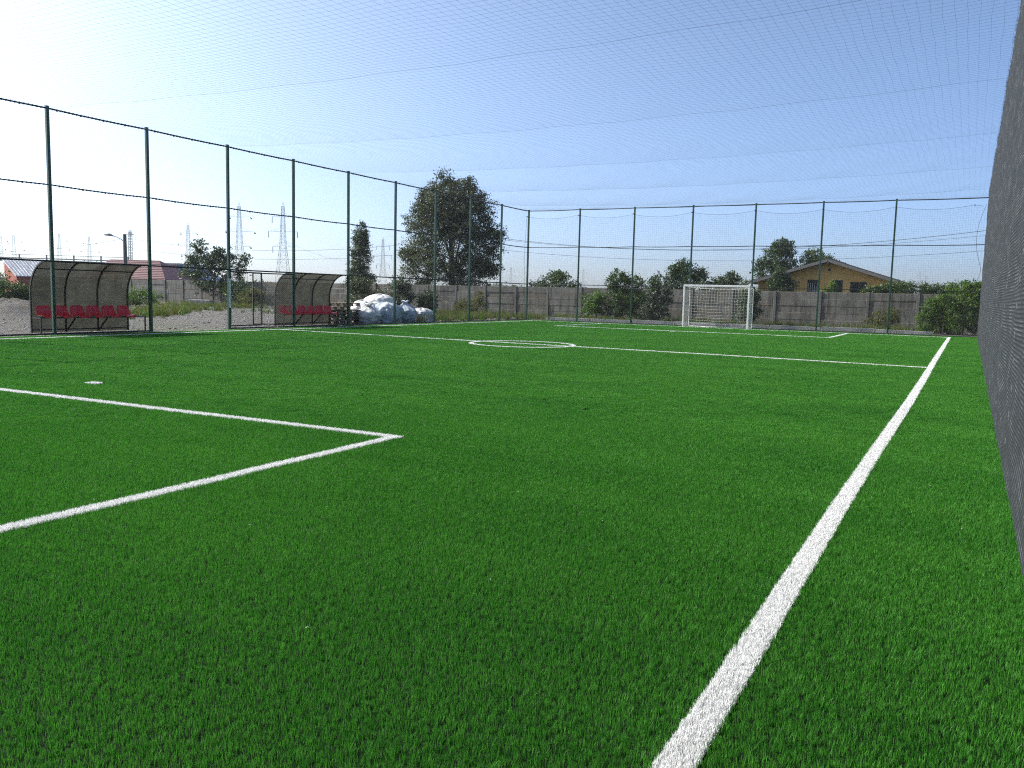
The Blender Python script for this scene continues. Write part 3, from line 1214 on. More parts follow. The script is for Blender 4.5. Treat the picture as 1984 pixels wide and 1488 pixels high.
ordn = ['lowest', 'second lowest', 'third from the ground', 'second from the top', 'topmost']
zz_ = 0.0
for k in range(5):
    make_pallet((-23.35 + random.uniform(-.05, .05), 27.25 + random.uniform(-.08, .08), zz_), R(90 + random.uniform(-5, 5)), 'weathered wooden pallet right beside the dugout, %s of its stack' % ordn[k])
    zz_ += .147
zz_ = 0.0
for k in range(4):
    make_pallet((-23.45 + random.uniform(-.08, .08), 28.42 + random.uniform(-.1, .1), zz_), R(92 + random.uniform(-7, 7)), 'weathered wooden pallet in the stack by the sacks, %s of four' % ['lowest', 'second', 'third', 'topmost'][k])
    zz_ += .147
make_pallet((-23.4, 27.95, .735), R(93), 'wooden pallet bridging the tops of both pallet stacks', 0.0)

# ------------------------------------------------------------------ sacks
def mat_sack(name, tint, printed):
    m, n, l, b = new_mat(name)
    tc = n.new('ShaderNodeTexCoord').outputs['Object']
    c = ramp(n, l, noise_tex(n, l, 5, 5, .6, tc), [(.3, [x * .82 for x in tint]), (.7, tint)])
    if printed:
        f = noise_tex(n, l, 1, 2, .5, tc, mapping=(5, 5, 22))
        g = noise_tex(n, l, 2.0, 1, .5, tc)
        k = mixc(n, l, 1.0, ramp(n, l, f, [(.60, (0, 0, 0)), (.64, (.7,) * 3)]), ramp(n, l, g, [(.50, (0, 0, 0)), (.56, (1, 1, 1))]), 'MULTIPLY')
        c = mixc(n, l, k, c, (.06, .12, .34))
    l.new(c, b.inputs['Base Color'])
    b.inputs['Roughness'].default_value = .55
    bump(n, l, noise_tex(n, l, 5, 3, .5, tc, mapping=(1, 1, .5)), .5, .05, b)
    return m


M['sack'] = mat_sack('white woven plastic', (.58, .58, .57), False)
M['sack_print'] = mat_sack('white woven plastic with faded blue print', (.45, .50, .56), True)


def make_sack(loc, w, d, h, seed, mat, label, rz=0.0, lean=(0, 0), tied=True):
    V, F = [], []
    nu, nv = 56, 34
    for j in range(nv + 1):
        t = j / nv
        z = h * t
        # bulging body, neck, flared mouth
        if tied:
            r = (0.80 + .20 * math.sin(PI * min(1, t / .75))) * (1 - max(0, (t - .55) / .33) ** 1.6 * .80 if t < .88 else .20 + (t - .88) * 1.6)
        else:
            r = (.85 + .15 * math.sin(PI * t)) * math.sqrt(max(0.0, 1 - max(0, (t - .5) / .5) ** 2.4))
        if j == 0:
            r = .72
        for i in range(nu):
            a = 2 * PI * i / nu
            ca, sa = math.cos(a), math.sin(a)
            q = (abs(ca) ** 3 + abs(sa) ** 3) ** (-1 / 3)
            fold = .05 * math.sin(a * 7 + seed) * t + .035 * math.sin(a * 13 + seed * 2) * t * t
            nz_ = .16 * mnoise.noise((ca * 1.6 + seed * 3.1, sa * 1.6, t * 2.2)) + .07 * mnoise.noise((ca * 4 + seed, sa * 4, t * 6))
            rid = 1 - abs(mnoise.noise((ca * 2.3 + seed * 1.7, sa * 2.3, t * 3.1))) * 2
            rid2 = 1 - abs(mnoise.noise((ca * 5 + seed * .7, sa * 5 + 3, t * 6.5))) * 2
            rr = r * q * (1 + fold + nz_ + .15 * rid + .07 * rid2)
            V.append((rr * ca * w / 2 + lean[0] * t * t, rr * sa * d / 2 + lean[1] * t * t, z * (1 + .10 * mnoise.noise((ca * 2, sa * 2 + seed, 3.3)) * t)))
    for j in range(nv):
        for i in range(nu):
            k = (i + 1) % nu
            F.append((j * nu + i, j * nu + k, (j + 1) * nu + k, (j + 1) * nu + i))
    V.append((lean[0], lean[1], h * .97)); V.append((0, 0, 0))
    T = [(nv * nu + i, nv * nu + (i + 1) % nu, len(V) - 2) for i in range(nu)] + [((i + 1) % nu, i, len(V) - 1) for i in range(nu)]
    me = np_mesh('sack', V, [np.array(F), np.array(T)], True)
    o = link('sack', me, mat, None, loc, (0, 0, rz))
    return tag(o, label, 'sack', 'white sacks dumped behind the fence')


make_sack((-23.05, 29.05, -.02), 1.0, 1.05, .86, 1.3, M['sack'], 'slumped white sack at the pallet end of the heap, against the pallets', .3, (.08, .0))
make_sack((-23.7, 29.75, -.02), 1.1, 1.1, 1.0, 2.1, M['sack'], 'white sack in the middle of the heap carrying the topmost sack', .8, (-.05, .1), False)
make_sack((-24.0, 31.1, .48), 1.15, 1.25, .78, 3.7, M['sack'], 'topmost white sack perched on the heap', 1.2, (.1, -.1), False)
make_sack((-24.2, 31.2, -.02), 1.2, 1.2, .80, 8.4, M['sack'], 'white sack at the back of the heap under the topmost one', .2, (0, 0), False)
make_sack((-22.95, 30.35, -.02), 1.15, 1.2, .92, 4.4, M['sack_print'], 'broad white sack with faded blue print at the front of the heap', .1, (0, -.05), False)
make_sack((-22.9, 31.55, -.02), 1.0, 1.05, 1.0, 5.2, M['sack_print'], 'bluish white sack with a ragged open top at the weedy end of the heap', .5, (.06, .1))
make_sack((-23.1, 33.35, -.02), .95, 1.5, .66, 6.6, M['sack'], 'small white sack lying apart from the heap near the corner', .1, (0, -.1), False)
# small red bag on the heap
o = make_sack((-23.7, 31.6, .62), .42, .5, .34, 9.1, M['red_plastic'], 'small red plastic bag lying on the white sacks', .3, (0, 0), False)
o.name = 'plastic_bag'
o['category'] = 'bag'
del o['group']

# ------------------------------------------------------------------ precast concrete wall
wallT = thing('concrete_wall', (-9.96, wall_y(-9.96), 0), 'long stained precast concrete panel wall behind the fences', 'wall')
slope = math.atan(-0.045)
wallT.rotation_euler = (0, 0, slope)
wp = MB().bevbox(-.08, .08, -.075, .075, -.05, 1.98, .015).mesh('wall_post')
wp.materials.append(M['wall_post'])
panels = []
for s in range(4):
    r = random.Random(s)
    mb = MB()
    hh = .388
    nxp = 6
    # slightly uneven cast face with chamfered rim
    mb.bevbox(-1.165, 1.165, -.03, .03, 0, hh, .012)
    me = mb.mesh('wall_panel')
    me.materials.append(M['wall_panel'])
    panels.append(me)
for k in range(-6, 36):
    x = -2.5 * k
    link('wall_post', wp, None, wallT, (x, 0, random.uniform(-.03, .02)), (random.uniform(-.012, .012), 0, 0))
    for j in range(5):
        link('wall_panel', panels[(k + j) % 4], None, wallT, (x - 1.25, random.uniform(-.02, .02), -.02 + j * .392 + random.uniform(-.005, .006)), (random.uniform(-.01, .01), random.uniform(-.004, .004), 0))

# low kerb slabs behind the end fence
kr = thing('slab_row', (-10, YC + .32, 0), 'row of low concrete slabs set on edge behind the far fence', 'slabs')
slab = MB().bevbox(-1.16, 1.16, -.05, .05, -.05, .21, .012).mesh('slab')
slab.materials.append(mat_concrete('pale slab concrete', (0.50, 0.48, 0.45), 0.3, 0.15))
for k in range(8):
    link('slab', slab, None, kr, (7.4 - 2.38 * k, random.uniform(-.05, .08), random.uniform(-.03, .02)), (random.uniform(-.05, .05), random.uniform(-.012, .012), random.uniform(-.02, .02)))
blk = MB().bevbox(-.9, .9, -.35, .35, -.02, .42, .03).build('concrete_block', M['kerb'], None, loc=(-52.6, 45.9, -.02), rot=(0, 0, .25))
tag(blk, 'low grey concrete block lying before the wall', 'block')


# ------------------------------------------------------------------ vegetation
def leaf_mesh(name, C, size, rng, mat, tintbase=None, flat=0.0, aspect=0.55):
    """C (n,3) leaf centres -> one mesh of folded leaf faces"""
    n = len(C)
    a = rng.normal(size=(n, 3))
    a /= np.linalg.norm(a, axis=1)[:, None]
    b = rng.normal(size=(n, 3))
    b[:, 2] *= (1 - flat)
    b -= (b * a).sum(1)[:, None] * a
    b /= np.linalg.norm(b, axis=1)[:, None] + 1e-9
    c = np.cross(a, b)
    s = size * rng.uniform(.6, 1.35, n)[:, None]
    w = s * aspect
    tip, base = C + a * s * .5, C - a * s * .5
    l_, r_ = C + b * w * .5 + c * s * .12, C - b * w * .5 + c * s * .12
    V = np.stack([base, r_, tip, l_], 1).reshape(-1, 3)
    idx = np.arange(n)[:, None] * 4
    Q = np.concatenate([idx + np.array([0, 1, 2]), idx + np.array([0, 2, 3])])
    me = np_mesh(name, V, [Q])
    t = (rng.uniform(0, 1, n) if tintbase is None else np.clip(tintbase + rng.normal(0, .18, n), 0, 1)).astype(np.float32)
    at = me.attributes.new('tint', 'FLOAT', 'POINT')
    at.data.foreach_set('value', np.repeat(t, 4))
    me.materials.append(mat)
    return me


def clumps(rng, shapes, n_clump, per, spread, shell=0.5, shoots=0.22):
    """shapes: list of (cx,cy,cz, rx,ry,rz, weight). Returns leaf centres and tint per leaf."""
    w = np.array([s[6] for s in shapes], float)
    w /= w.sum()
    out, tint = [], []
    for i in range(n_clump):
        s = shapes[rng.choice(len(shapes), p=w)]
        v = rng.normal(size=3)
        v /= np.linalg.norm(v)
        rr = shell + (1 - shell) * rng.uniform() ** .6
        rr *= rng.uniform(.82, 1.12)
        c = np.array(s[:3]) + v * np.array(s[3:6]) * rr
        sp_ = spread * rng.uniform(.6, 1.3)
        k = int(per * rng.uniform(.5, 1.5))
        out.append(c + rng.normal(size=(k, 3)) * np.array([sp_, sp_, sp_ * .8]))
        tint.append(np.full(k, rng.uniform(.1, .9)))
    # single shoots that break the outline
    for i in range(int(n_clump * shoots)):
        s = shapes[rng.choice(len(shapes), p=w)]
        v = rng.normal(size=3)
        v[2] = abs(v[2]) * 1.2 + .15
        v /= np.linalg.norm(v)
        rad = np.array(s[3:6])
        p = np.array(s[:3]) + v * rad * .85
        L = rng.uniform(.25, .75) * min(rad.mean(), 1.1)
        d = v + rng.normal(size=3) * .35
        d /= np.linalg.norm(d)
        k = int(per * rng.uniform(.3, .6))
        t = rng.uniform(0, 1, k)
        out.append(p + t[:, None] * d * L + np.array([0, 0, -1]) * (t ** 2)[:, None] * L * .25 + rng.normal(size=(k, 3)) * spread * .28)
        tint.append(np.full(k, rng.uniform(.3, .95)))
    return np.concatenate(out), np.concatenate(tint)


M['leaf_poplar'] = mat_leaf('grey green poplar leaf', (.030, .042, .025), (.105, .118, .075), .3, .42, .35)
M['leaf_dark'] = mat_leaf('dark green leaf', (.020, .040, .017), (.058, .092, .036), .3)
M['leaf_mid'] = mat_leaf('mid green leaf', (.030, .060, .016), (.085, .13, .035), .35)
M['leaf_vine'] = mat_leaf('bright vine leaf', (.035, .085, .012), (.12, .20, .03), .45)
M['leaf_silver'] = mat_leaf('silvery leaf', (.035, .047, .032), (.105, .118, .09), .2, .45, .35)
M['leaf_yellow'] = mat_leaf('dry yellow green grass', (.055, .068, .018), (.15, .145, .055), .35, .6, .2)
M['leaf_grass'] = mat_leaf('fresh weed green', (.030, .068, .012), (.085, .145, .03), .4, .5, .3)


def make_tree(name, loc, shapes, label, cat, mat, n_clump, per, spread, leaf, seed, trunk_h, trunk_r, limbs=7, group=None, shell=.45):
    """shapes are relative to loc"""
    rng = np.random.default_rng(seed)
    t = thing(name, loc, label, cat, group)
    tb = MB()
    top = max(s[2] + s[5] * .3 for s in shapes)
    pts = [(0.06 * math.sin(k * 1.3) * k, .05 * math.cos(k * 1.9) * k, -.05 + top * k / 6) for k in range(7)]
    tb.tube(pts, [trunk_r * (1 - .13 * k) for k in range(7)], 8)
    for i in range(limbs):
        s = shapes[i % len(shapes)]
        f = rng.uniform(.18, .75)
        p0 = Vector(pts[0]).lerp(Vector(pts[-1]), f)
        v = rng.normal(size=3)
        v /= np.linalg.norm(v)
        e = Vector((s[0] + v[0] * s[3] * .8, s[1] + v[1] * s[4] * .8, s[2] + abs(v[2]) * s[5] * .75))
        mid = p0.lerp(e, .5) + Vector((0, 0, .08 * (e - p0).length))
        r0 = trunk_r * (.5 - .3 * f)
        tb.tube([p0, mid, e], [r0, r0 * .55, r0 * .18], 5)
    tb.build('trunk', M['bark'], t, True)
    C, ti = clumps(rng, shapes, n_clump, per, spread, shell, .38)
    k = C[:, 2] > .12
    C, ti = C[k], ti[k]
    link('crown', leaf_mesh('crown', C, leaf, rng, mat, ti), None, t)
    return t


def make_bush(name, loc, shapes, label, mat, n_clump, per, spread, leaf, seed, stems=6, group=None, cat='bush', shell=.3):
    rng = np.random.default_rng(seed)
    t = thing(name, loc, label, cat, group)
    sb = MB()
    for i in range(stems):
        s = shapes[i % len(shapes)]
        v = rng.normal(size=3)
        v /= np.linalg.norm(v)
        e = Vector((s[0] + v[0] * s[3] * .7, s[1] + v[1] * s[4] * .7, s[2] + abs(v[2]) * s[5] * .8))
        p0 = Vector((s[0] * .5 + rng.uniform(-.1, .1), s[1] * .5 + rng.uniform(-.1, .1), -.03))
        sb.tube([p0, p0.lerp(e, .5) + Vector((.05, 0, .05)), e], [.025, .016, .006], 5)
    sb.build('stems', M['bark'], t)
    C, ti = clumps(rng, shapes, n_clump, per, spread, shell)
    k = C[:, 2] > .02
    link('foliage', leaf_mesh('foliage', C[k], leaf, rng, mat, ti[k]), None, t)
    return t


# big poplar behind the wall
make_tree('poplar_tree', (-34.6, 53.6, 0), [
    (0, 0, 4.6, 3.7, 3.0, 2.9, 3.2), (-1.7, 0, 6.3, 2.5, 2.2, 2.0, 1.8), (-.2, 0, 7.5, 2.3, 2.0, 2.1, 2.0), (1.4, .2, 6.9, 2.1, 1.8, 2.2, 1.6), (-1.9, 0, 7.6, 1.2, 1.2, 1.5, .8),
    (-.6, 0, 9.2, .6, .6, 1.3, .4), (.3, 0, 9.0, .7, .6, 1.0, .4), (1.5, 0, 8.8, .5, .5, 1.2, .35), (2.3, 0, 7.9, .6, .6, .9, .35), (-2.5, 0, 8.3, .4, .5, 1.0, .3), (-1.6, 0, 8.9, .4, .5, .9, .25), (2.7, 0, 4.6, 1.7, 1.5, 2.1, 1.2), (-2.6, 0, 3.4, 1.8, 1.5, 1.9, 1.1), (1.6, 0, 2.8, 2.2, 1.6, 1.3, 1.0), (3.7, 0, 5.6, .8, .8, .9, .35), (3.4, 0, 3.2, .8, .7, .7, .3), (-3.9, 0, 4.2, .8, .7, .6, .25), (-4.0, 0, 2.9, .6, .6, .5, .2)],
    'large grey green poplar tree standing behind the concrete wall', 'tree', M['leaf_poplar'], 1450, 58, .20, .125, 3, 6, .22, 16, shell=.35)
# column poplar
make_tree('column_poplar', (-54.8, 68.0, 0), [(0, 0, 4.2, 1.0, 1.0, 3.4, 3), (.05, 0, 6.6, .62, .62, 1.8, 1), (-.3, 0, 2.3, 1.2, 1.0, 1.8, 1.5), (1.0, .3, 1.9, .7, .6, 1.3, .7)],
          'slender dark column shaped poplar behind the wall', 'tree', M['leaf_dark'], 620, 44, .15, .125, 5, 7, .16, 6)
# walnut-like tree at left
make_tree('walnut_tree', (-57.3, 51.2, 0), [(-.2, 0, 3.3, 1.5, 1.2, 1.1, 1.2), (-1.9, -.4, 2.6, 1.2, 1.2, .8, .8), (1.6, .4, 2.7, 1.5, 1.2, .9, 1.0), (-1.25, -.3, 4.6, .65, .6, 1.0, .55), (-1.9, -.5, 3.6, .5, .5, .5, .3), (2.75, .9, 3.7, .45, .5, .7, .35), (.5, .2, 4.3, .5, .5, .6, .35), (1.5, .5, 3.9, .5, .5, .4, .25), (.3, 0, 1.5, 2.2, 1.6, 1.0, 1.0)],
          'loose leafy walnut tree in front of the pylons at left', 'tree', M['leaf_dark'], 330, 27, .17, .17, 21, 4, .085, 22, shell=.15)
make_bush('dark_bush', (-52.6, 49.8, 0), [(0, 0, 1.0, 1.8, 1.0, 1.0, 1), (1.2, .1, .6, 1.2, .8, .6, .6)], 'dark bush before the wall under the walnut tree', M['leaf_dark'], 110, 40, .16, .14, 31)
# bushes behind pallets and sacks
make_bush('grey_bush', (-31.0, 38.7, 0), [(0, 0, 1.0, 1.0, 1.3, 1.0, 1.5), (.1, -.5, 1.7, .7, .7, .6, .8), (0, .9, .8, .9, .7, .8, .7)], 'tall grey green bush behind the pallets', M['leaf_poplar'], 190, 44, .13, .09, 41)
make_bush('grey_bush', (-31.6, 43.2, 0), [(0, 0, 1.0, .8, 1.1, 1.0, 1.2), (0, -.3, 1.8, .6, .7, .5, .6)], 'grey green bush below the poplar, left of the round dark one', M['leaf_poplar'], 150, 44, .12, .09, 42)
make_bush('round_bush', (-30.6, 44.6, 0), [(0, 0, .75, .7, .95, .75, 1)], 'round dark bush below the poplar, right of the grey one', M['leaf_dark'], 90, 48, .11, .10, 43)
make_bush('weed_bush', (-28.6, 46.6, 0), [(0, 0, .5, 1.2, .9, .5, 1), (.6, .3, 1.0, .4, .4, .6, .4)], 'pale weedy shrub at the wall foot near the corner', M['leaf_yellow'], 80, 34, .12, .09, 44)
# shrubs beyond the end wall
make_bush('shrub', (-25.7, 53.2, 0), [(0, 0, 1.9, 1.7, 1.0, .9, 2), (-1.4, 0, 1.8, .6, .6, .7, .5), (.3, 0, 2.6, .8, .7, .5, .7), (1.5, 0, 1.9, .5, .5, .6, .4)], 'yellow green shrub poking over the wall near the far corner post', M['leaf_mid'], 170, 36, .16, .13, 51)
make_bush('shrub', (-16.9, 54.2, 0), [(-.9, 0, 2.0, 1.4, 1, 1.0, 1), (.6, 0, 2.2, 1.5, 1, 1.1, 1.2), (.15, 0, 3.2, .6, .6, .75, .5), (-.5, 0, 3.0, .5, .5, .6, .4), (1.1, 0, 2.9, .5, .5, .5, .3)], 'broad dark shrub rising above the wall left of the goal', M['leaf_dark'], 260, 42, .15, .13, 52)
make_bush('shrub', (-15.0, 58.4, 0), [(0, 0, 2.1, 1.0, .8, 1.0, 1), (.4, 0, 2.8, .4, .4, .5, .3), (-.5, 0, 2.4, .5, .5, .6, .4)], 'small dark shrub above the wall over the crossbar', M['leaf_dark'], 110, 38, .14, .13, 53)
make_bush('shrub', (-14.9, 60.5, 0), [(0, 0, 2.1, 1.2, .8, .8, 1)], 'pale leafy shrub beside the yellow house', M['leaf_mid'], 70, 36, .15, .12, 54)
# trees by the house
make_tree('garden_tree', (-15.2, 76.0, 0), [(.3, 0, 4.9, 1.4, 1.3, 1.6, 1.5), (-1.0, 0, 3.9, 1.0, 1.0, 1.2, .9), (.7, 0, 3.6, 1.2, 1.1, 1.4, .8), (.4, 0, 6.0, .8, .8, .7, .5)], 'rounded dark tree rising behind the left slope of the house roof', 'tree', M['leaf_dark'], 260, 42, .19, .16, 61, 3, .16, 7)
make_tree('garden_tree', (-12.0, 77.0, 0), [(-.3, 0, 4.6, 1.1, 1.0, 1.3, 1.2), (.7, 0, 4.4, .9, .9, 1.0, .8), (1.4, 0, 4.1, .7, .7, .8, .4)], 'lighter green tree behind the house ridge', 'tree', M['leaf_mid'], 190, 40, .18, .15, 62, 3, .14, 6)
make_bush('garden_bush', (-11.2, 58.2, 0), [(0, 0, 2.0, .85, .8, 1.0, 1.5), (-.1, 0, 2.9, .55, .5, .65, .7)], 'dense green bush against the left end of the yellow house', M['leaf_dark'], 190, 44, .14, .12, 63)
make_bush('garden_shrub', (-8.1, 57.5, 0), [(0, 0, 1.7, .5, .5, .8, 1), (.1, 0, 2.4, .25, .3, .4, .3)], 'young leafy shrub before the middle window of the house', M['leaf_vine'], 46, 26, .11, .12, 64)
# in front of the end wall
make_bush('tall_bush', (-17.7, 45.2, 0), [(0, 0, 1.0, 1.0, .9, 1.0, 1.4), (-.35, 0, 2.2, .35, .4, .75, .6), (.25, 0, 2.2, .28, .3, .7, .45), (1.0, .1, 2.0, .4, .4, .6, .5), (1.2, 0, .9, .7, .7, .9, .9)], 'tall leafy bush in front of the end wall left of the goal', M['leaf_mid'], 260, 40, .12, .11, 71)
make_bush('yellow_bush', (-19.2, 45.0, 0), [(0, 0, .8, .75, .6, .75, 1), (.4, 0, 1.2, .4, .4, .5, .5)], 'yellowish bush on the corner side of the tall bush', M['leaf_vine'], 100, 40, .11, .10, 72)
make_bush('silver_bush', (-15.15, 43.6, 0), [(0, 0, .55, .8, .6, .55, 1.4), (0, 0, 1.2, .25, .3, .5, .4), (.5, 0, .9, .35, .35, .4, .4)], 'low silvery bush just left of the goal', M['leaf_silver'], 120, 36, .10, .11, 73)
make_bush('dark_shrub', (-16.2, 46.6, 0), [(0, 0, .9, .9, .6, .9, 1), (.1, 0, 2.0, .25, .3, .6, .3), (.8, .1, 1.6, .3, .3, .7, .3)], 'dark shrub between the tall bush and the silvery one', M['leaf_dark'], 130, 38, .12, .11, 74)
make_bush('climber_bush', (-10.7, 46.6, 0), [(0, 0, .9, .65, .5, .9, 1), (.1, 0, 1.6, .45, .4, .5, .5)], 'dark bush seen through the goal net', M['leaf_dark'], 120, 40, .11, .10, 75)
# vines at the right end
make_bush('vine', (-3.3, 50.3, 0), [(0, 0, 2.1, 1.5, .4, .45, 1.6), (-1.4, 0, 2.0, .7, .35, .3, .6), (1.6, 0, 2.1, .9, .4, .4, .9), (2.6, 0, 2.0, .8, .4, .5, .8)], 'climbing vine tumbling over the top of the end wall', M['leaf_mid'], 300, 36, .11, .085, 81, cat='vine')
make_bush('vine', (-.9, 45.4, 0), [(-1.05, .1, .55, .35, .35, .6, .6), (-.75, 0, 1.15, .38, .35, .5, .9), (-.25, -.1, 1.5, .45, .4, .4, .9), (-.35, .2, .6, .5, .4, .6, .7), (.25, -.2, .9, .4, .4, .8, .8), (.55, .1, 1.75, .45, .4, .5, .9), (.95, -.1, 1.2, .4, .45, 1.0, .8), (1.0, 0, 2.1, .45, .45, .45, .8), (.4, .5, 2.2, .7, .35, .35, .6), (1.5, .2, 1.6, .6, .5, .9, .7)], 'bright green vine mass heaped in the corner beside the dark screen', M['leaf_vine'], 520, 36, .09, .08, 82, cat='vine', shell=.45)
make_bush('dark_bush', (-.6, 46.5, 0), [(-.5, 0, .7, .8, .5, .8, 1), (.6, 0, .9, .8, .5, 1.0, 1)], 'dark ivy behind the bright vine in the right corner', M['leaf_dark'], 200, 36, .12, .085, 87)
make_bush('weed_bush', (-4.0, 47.2, 0), [(0, 0, .45, .8, .4, .5, 1), (.5, 0, .8, .3, .3, .4, .3)], 'yellow green weeds at the foot of the end wall right of the goal', M['leaf_yellow'], 60, 30, .10, .09, 83)
make_bush('yard_bush', (-45.0, 26.3, 0), [(0, -.2, .9, .9, .9, .9, 1.2), (.3, .6, .6, .7, .6, .6, .8)], 'green bush by the dirt mound at the left edge', M['leaf_mid'], 150, 40, .14, .11, 84)
make_bush('yard_bush', (-50.5, 38.6, 0), [(0, 0, .55, 1.9, 1.3, .55, 1.2), (-1.0, -1, .5, 1.0, 1.0, .5, .8)], 'low fresh green bush in the yard behind the first dugout', M['leaf_grass'], 150, 42, .14, .10, 85)
make_bush('yard_bush', (-47.5, 46.0, 0), [(0, 0, .6, 1.2, .8, .6, 1), (.6, 0, .9, .5, .5, .5, .5)], 'yellow green bush in the yard behind the gate', M['leaf_yellow'], 90, 38, .13, .10, 86)


# weeds and rough grass
def weed_proto(name, mat, nb, rad, h0, h1, wid, seed):
    return blade_mesh(name, mat, nb, rad, h0, h1, wid, .55, seed)


weed_c = proto_collection('weeds', [weed_proto('weed tuft', M['leaf_yellow'], 26, .12, .12, .42, .014, 300 + s) for s in range(4)] + [weed_proto('weed tuft', M['leaf_grass'], 26, .12, .1, .34, .016, 320 + s) for s in range(2)])
NG_WEED = scatter_group('weed scatter', weed_c, .15)
wpts = []


def weed_patch(cx, cy, rx, ry, n, rot=0.0):
    n = int(n * .6)
    a = RNG.normal(size=(n, 2)) * np.array([rx, ry]) * .5
    c, s = math.cos(rot), math.sin(rot)
    wpts.append(np.stack([cx + a[:, 0] * c - a[:, 1] * s, cy + a[:, 0] * s + a[:, 1] * c], 1))


weed_patch(-24.6, 38.8, 1.4, 7.5, 420, 0.15)
weed_patch(-26.5, 44.0, 5, 3, 420)
weed_patch(-37.5, 30.0, 1.4, 6.5, 460, .75)
weed_patch(-43.0, 36.0, 3.0, 3.0, 160, .6)
weed_patch(-38, 23.2, 4, 3, 380)
weed_patch(-46, 30, 5, 3, 160)
weed_patch(-50, 44, 8, 3.5, 260, -.05)
weed_patch(-30, 47.5, 9, 1.6, 420, -.05)
weed_patch(-12, 47.5, 10, 1.6, 420, -.05)
weed_patch(-4, 46.8, 4, 2.2, 220)
weed_patch(-19, 43.6, 4, 1.5, 300)
weed_patch(-34, 40, 4, 5, 250)
weed_patch(-60, 40, 10, 6, 400)
W = np.concatenate(wpts)
W = W[(W[:, 0] < XL - .35) | (W[:, 1] > YC + .5)]
W = W[W[:, 1] < wall_y(W[:, 0]) - .15]
s_ = RNG.uniform(.5, 1.35, len(W))
scatter('weeds', np.column_stack([W, np.full(len(W), -.03)]), np.stack([s_, s_, s_], 1), NG_WEED, None, 'patchy dry and green weeds over the yard', 'weeds')

# loose stones of the yard
stones = []
for s in range(4):
    mb = MB()
    r = random.Random(s)
    vs = [(math.cos(a) * r.uniform(.7, 1.2), math.sin(a) * r.uniform(.7, 1.2), r.uniform(-.1, .25)) for a in np.linspace(0, 2 * PI, 6)[:-1]]
    mb.add(vs + [(0, 0, .6), (0, 0, -.4)], [(i, (i + 1) % 5, 5) for i in range(5)] + [((i + 1) % 5, i, 6) for i in range(5)])
    me = mb.mesh('stone')
    me.materials.append(M['kerb'])
    stones.append(me)
NG_STONE = scatter_group('stone scatter', proto_collection('stones', stones), .5)
n_ = 16000
S2 = np.stack([RNG.uniform(-52, -22.0, n_), RNG.uniform(12, 47, n_)], 1)
s_ = RNG.gamma(1.6, .011, n_) + .010
scatter('gravel', np.column_stack([S2, np.full(n_, -.028)]), np.stack([s_, s_, s_ * .8], 1), NG_STONE, None, 'loose grey stones scattered over the yard', 'gravel')


# dirt mounds in the yard
def mound(loc, rx, ry, h, seed, label):
    V, F = [], []
    n1, n2 = 30, 60
    for i in range(n1 + 1):
        t = i / n1
        for j in range(n2):
            a = 2 * PI * j / n2
            q = 1 + .22 * mnoise.noise((math.cos(a) * 1.5 + seed, math.sin(a) * 1.5, 0))
            z = h * (1 - t ** 1.6) ** 1.3 * (1 + .5 * mnoise.noise((math.cos(a) * t * 3 + seed, math.sin(a) * t * 3, 1.0))) + .16 * (1 - t) * mnoise.noise((math.cos(a) * t * 11 + seed, math.sin(a) * t * 11, 2.0)) - .035
            V.append((rx * t * q * math.cos(a), ry * t * q * math.sin(a), z))
    for i in range(n1):
        for j in range(n2):
            k = (j + 1) % n2
            F.append((i * n2 + j, (i + 1) * n2 + j, (i + 1) * n2 + k, i * n2 + k))
    o = link('dirt_mound', np_mesh('dirt_mound', V, [np.array(F)], True), M['ground'], None, loc)
    tag(o, label, 'mound')


mound((-36.5, 21.6, 0), 4.0, 3.0, .75, 1.2, 'low dirt mound with weeds at the left edge')
mound((-40.5, 27.0, 0), 2.6, 2.2, .5, 4.2, 'small grey dirt mound beside the first dugout')

# ------------------------------------------------------------------ yellow house
m, n, l, b = new_mat('ochre render')
P = world_pos(n)
c = ramp(n, l, noise_tex(n, l, 1.2, 6, .6, P), [(.3, (.46, .27, .085)), (.7, (.56, .34, .115))])
c = mixc(n, l, ramp(n, l, noise_tex(n, l, 1, 4, .6, P, mapping=(4, 4, .5)), [(.55, (0, 0, 0)), (.75, (.4,) * 3)]), c, (.22, .13, .05))
l.new(c, b.inputs['Base Color'])
b.inputs['Roughness'].default_value = .9
bump(n, l, noise_tex(n, l, 30, 4, .6, P), .3, .01, b)
M['ochre'] = m
M['roof_dark'] = mat_simple('dark roof sheet', (.045, .042, .042), .6, .3, 3)
M['fascia'] = mat_simple('weathered fascia board', (.15, .14, .135), .8, .25, 5)
M['glass'] = mat_simple('dark window glass', (.006, .007, .008), .25, .1, 2, bstr=0, spec=.3)
M['frame_white'] = mat_simple('window frame', (.03, .027, .025), .5, .1, 4)
M['grille'] = mat_simple('pale window grille', (.45, .45, .43), .6, .1, 4, bstr=0)

HY = 62.0
hs = thing('house', (-8.85, HY, 0), 'single storey ochre yellow house with dark gable roof behind the wall', 'house')
wl_, wr_, ez, rz_ = -4.75, 4.6, 2.75, 4.28
MB().prism([(wl_, -.05), (wr_, -.05), (wr_, ez), (0, rz_ - .14), (wl_, ez)], 'y', 0, 9.0).build('wall', M['ochre'], hs)


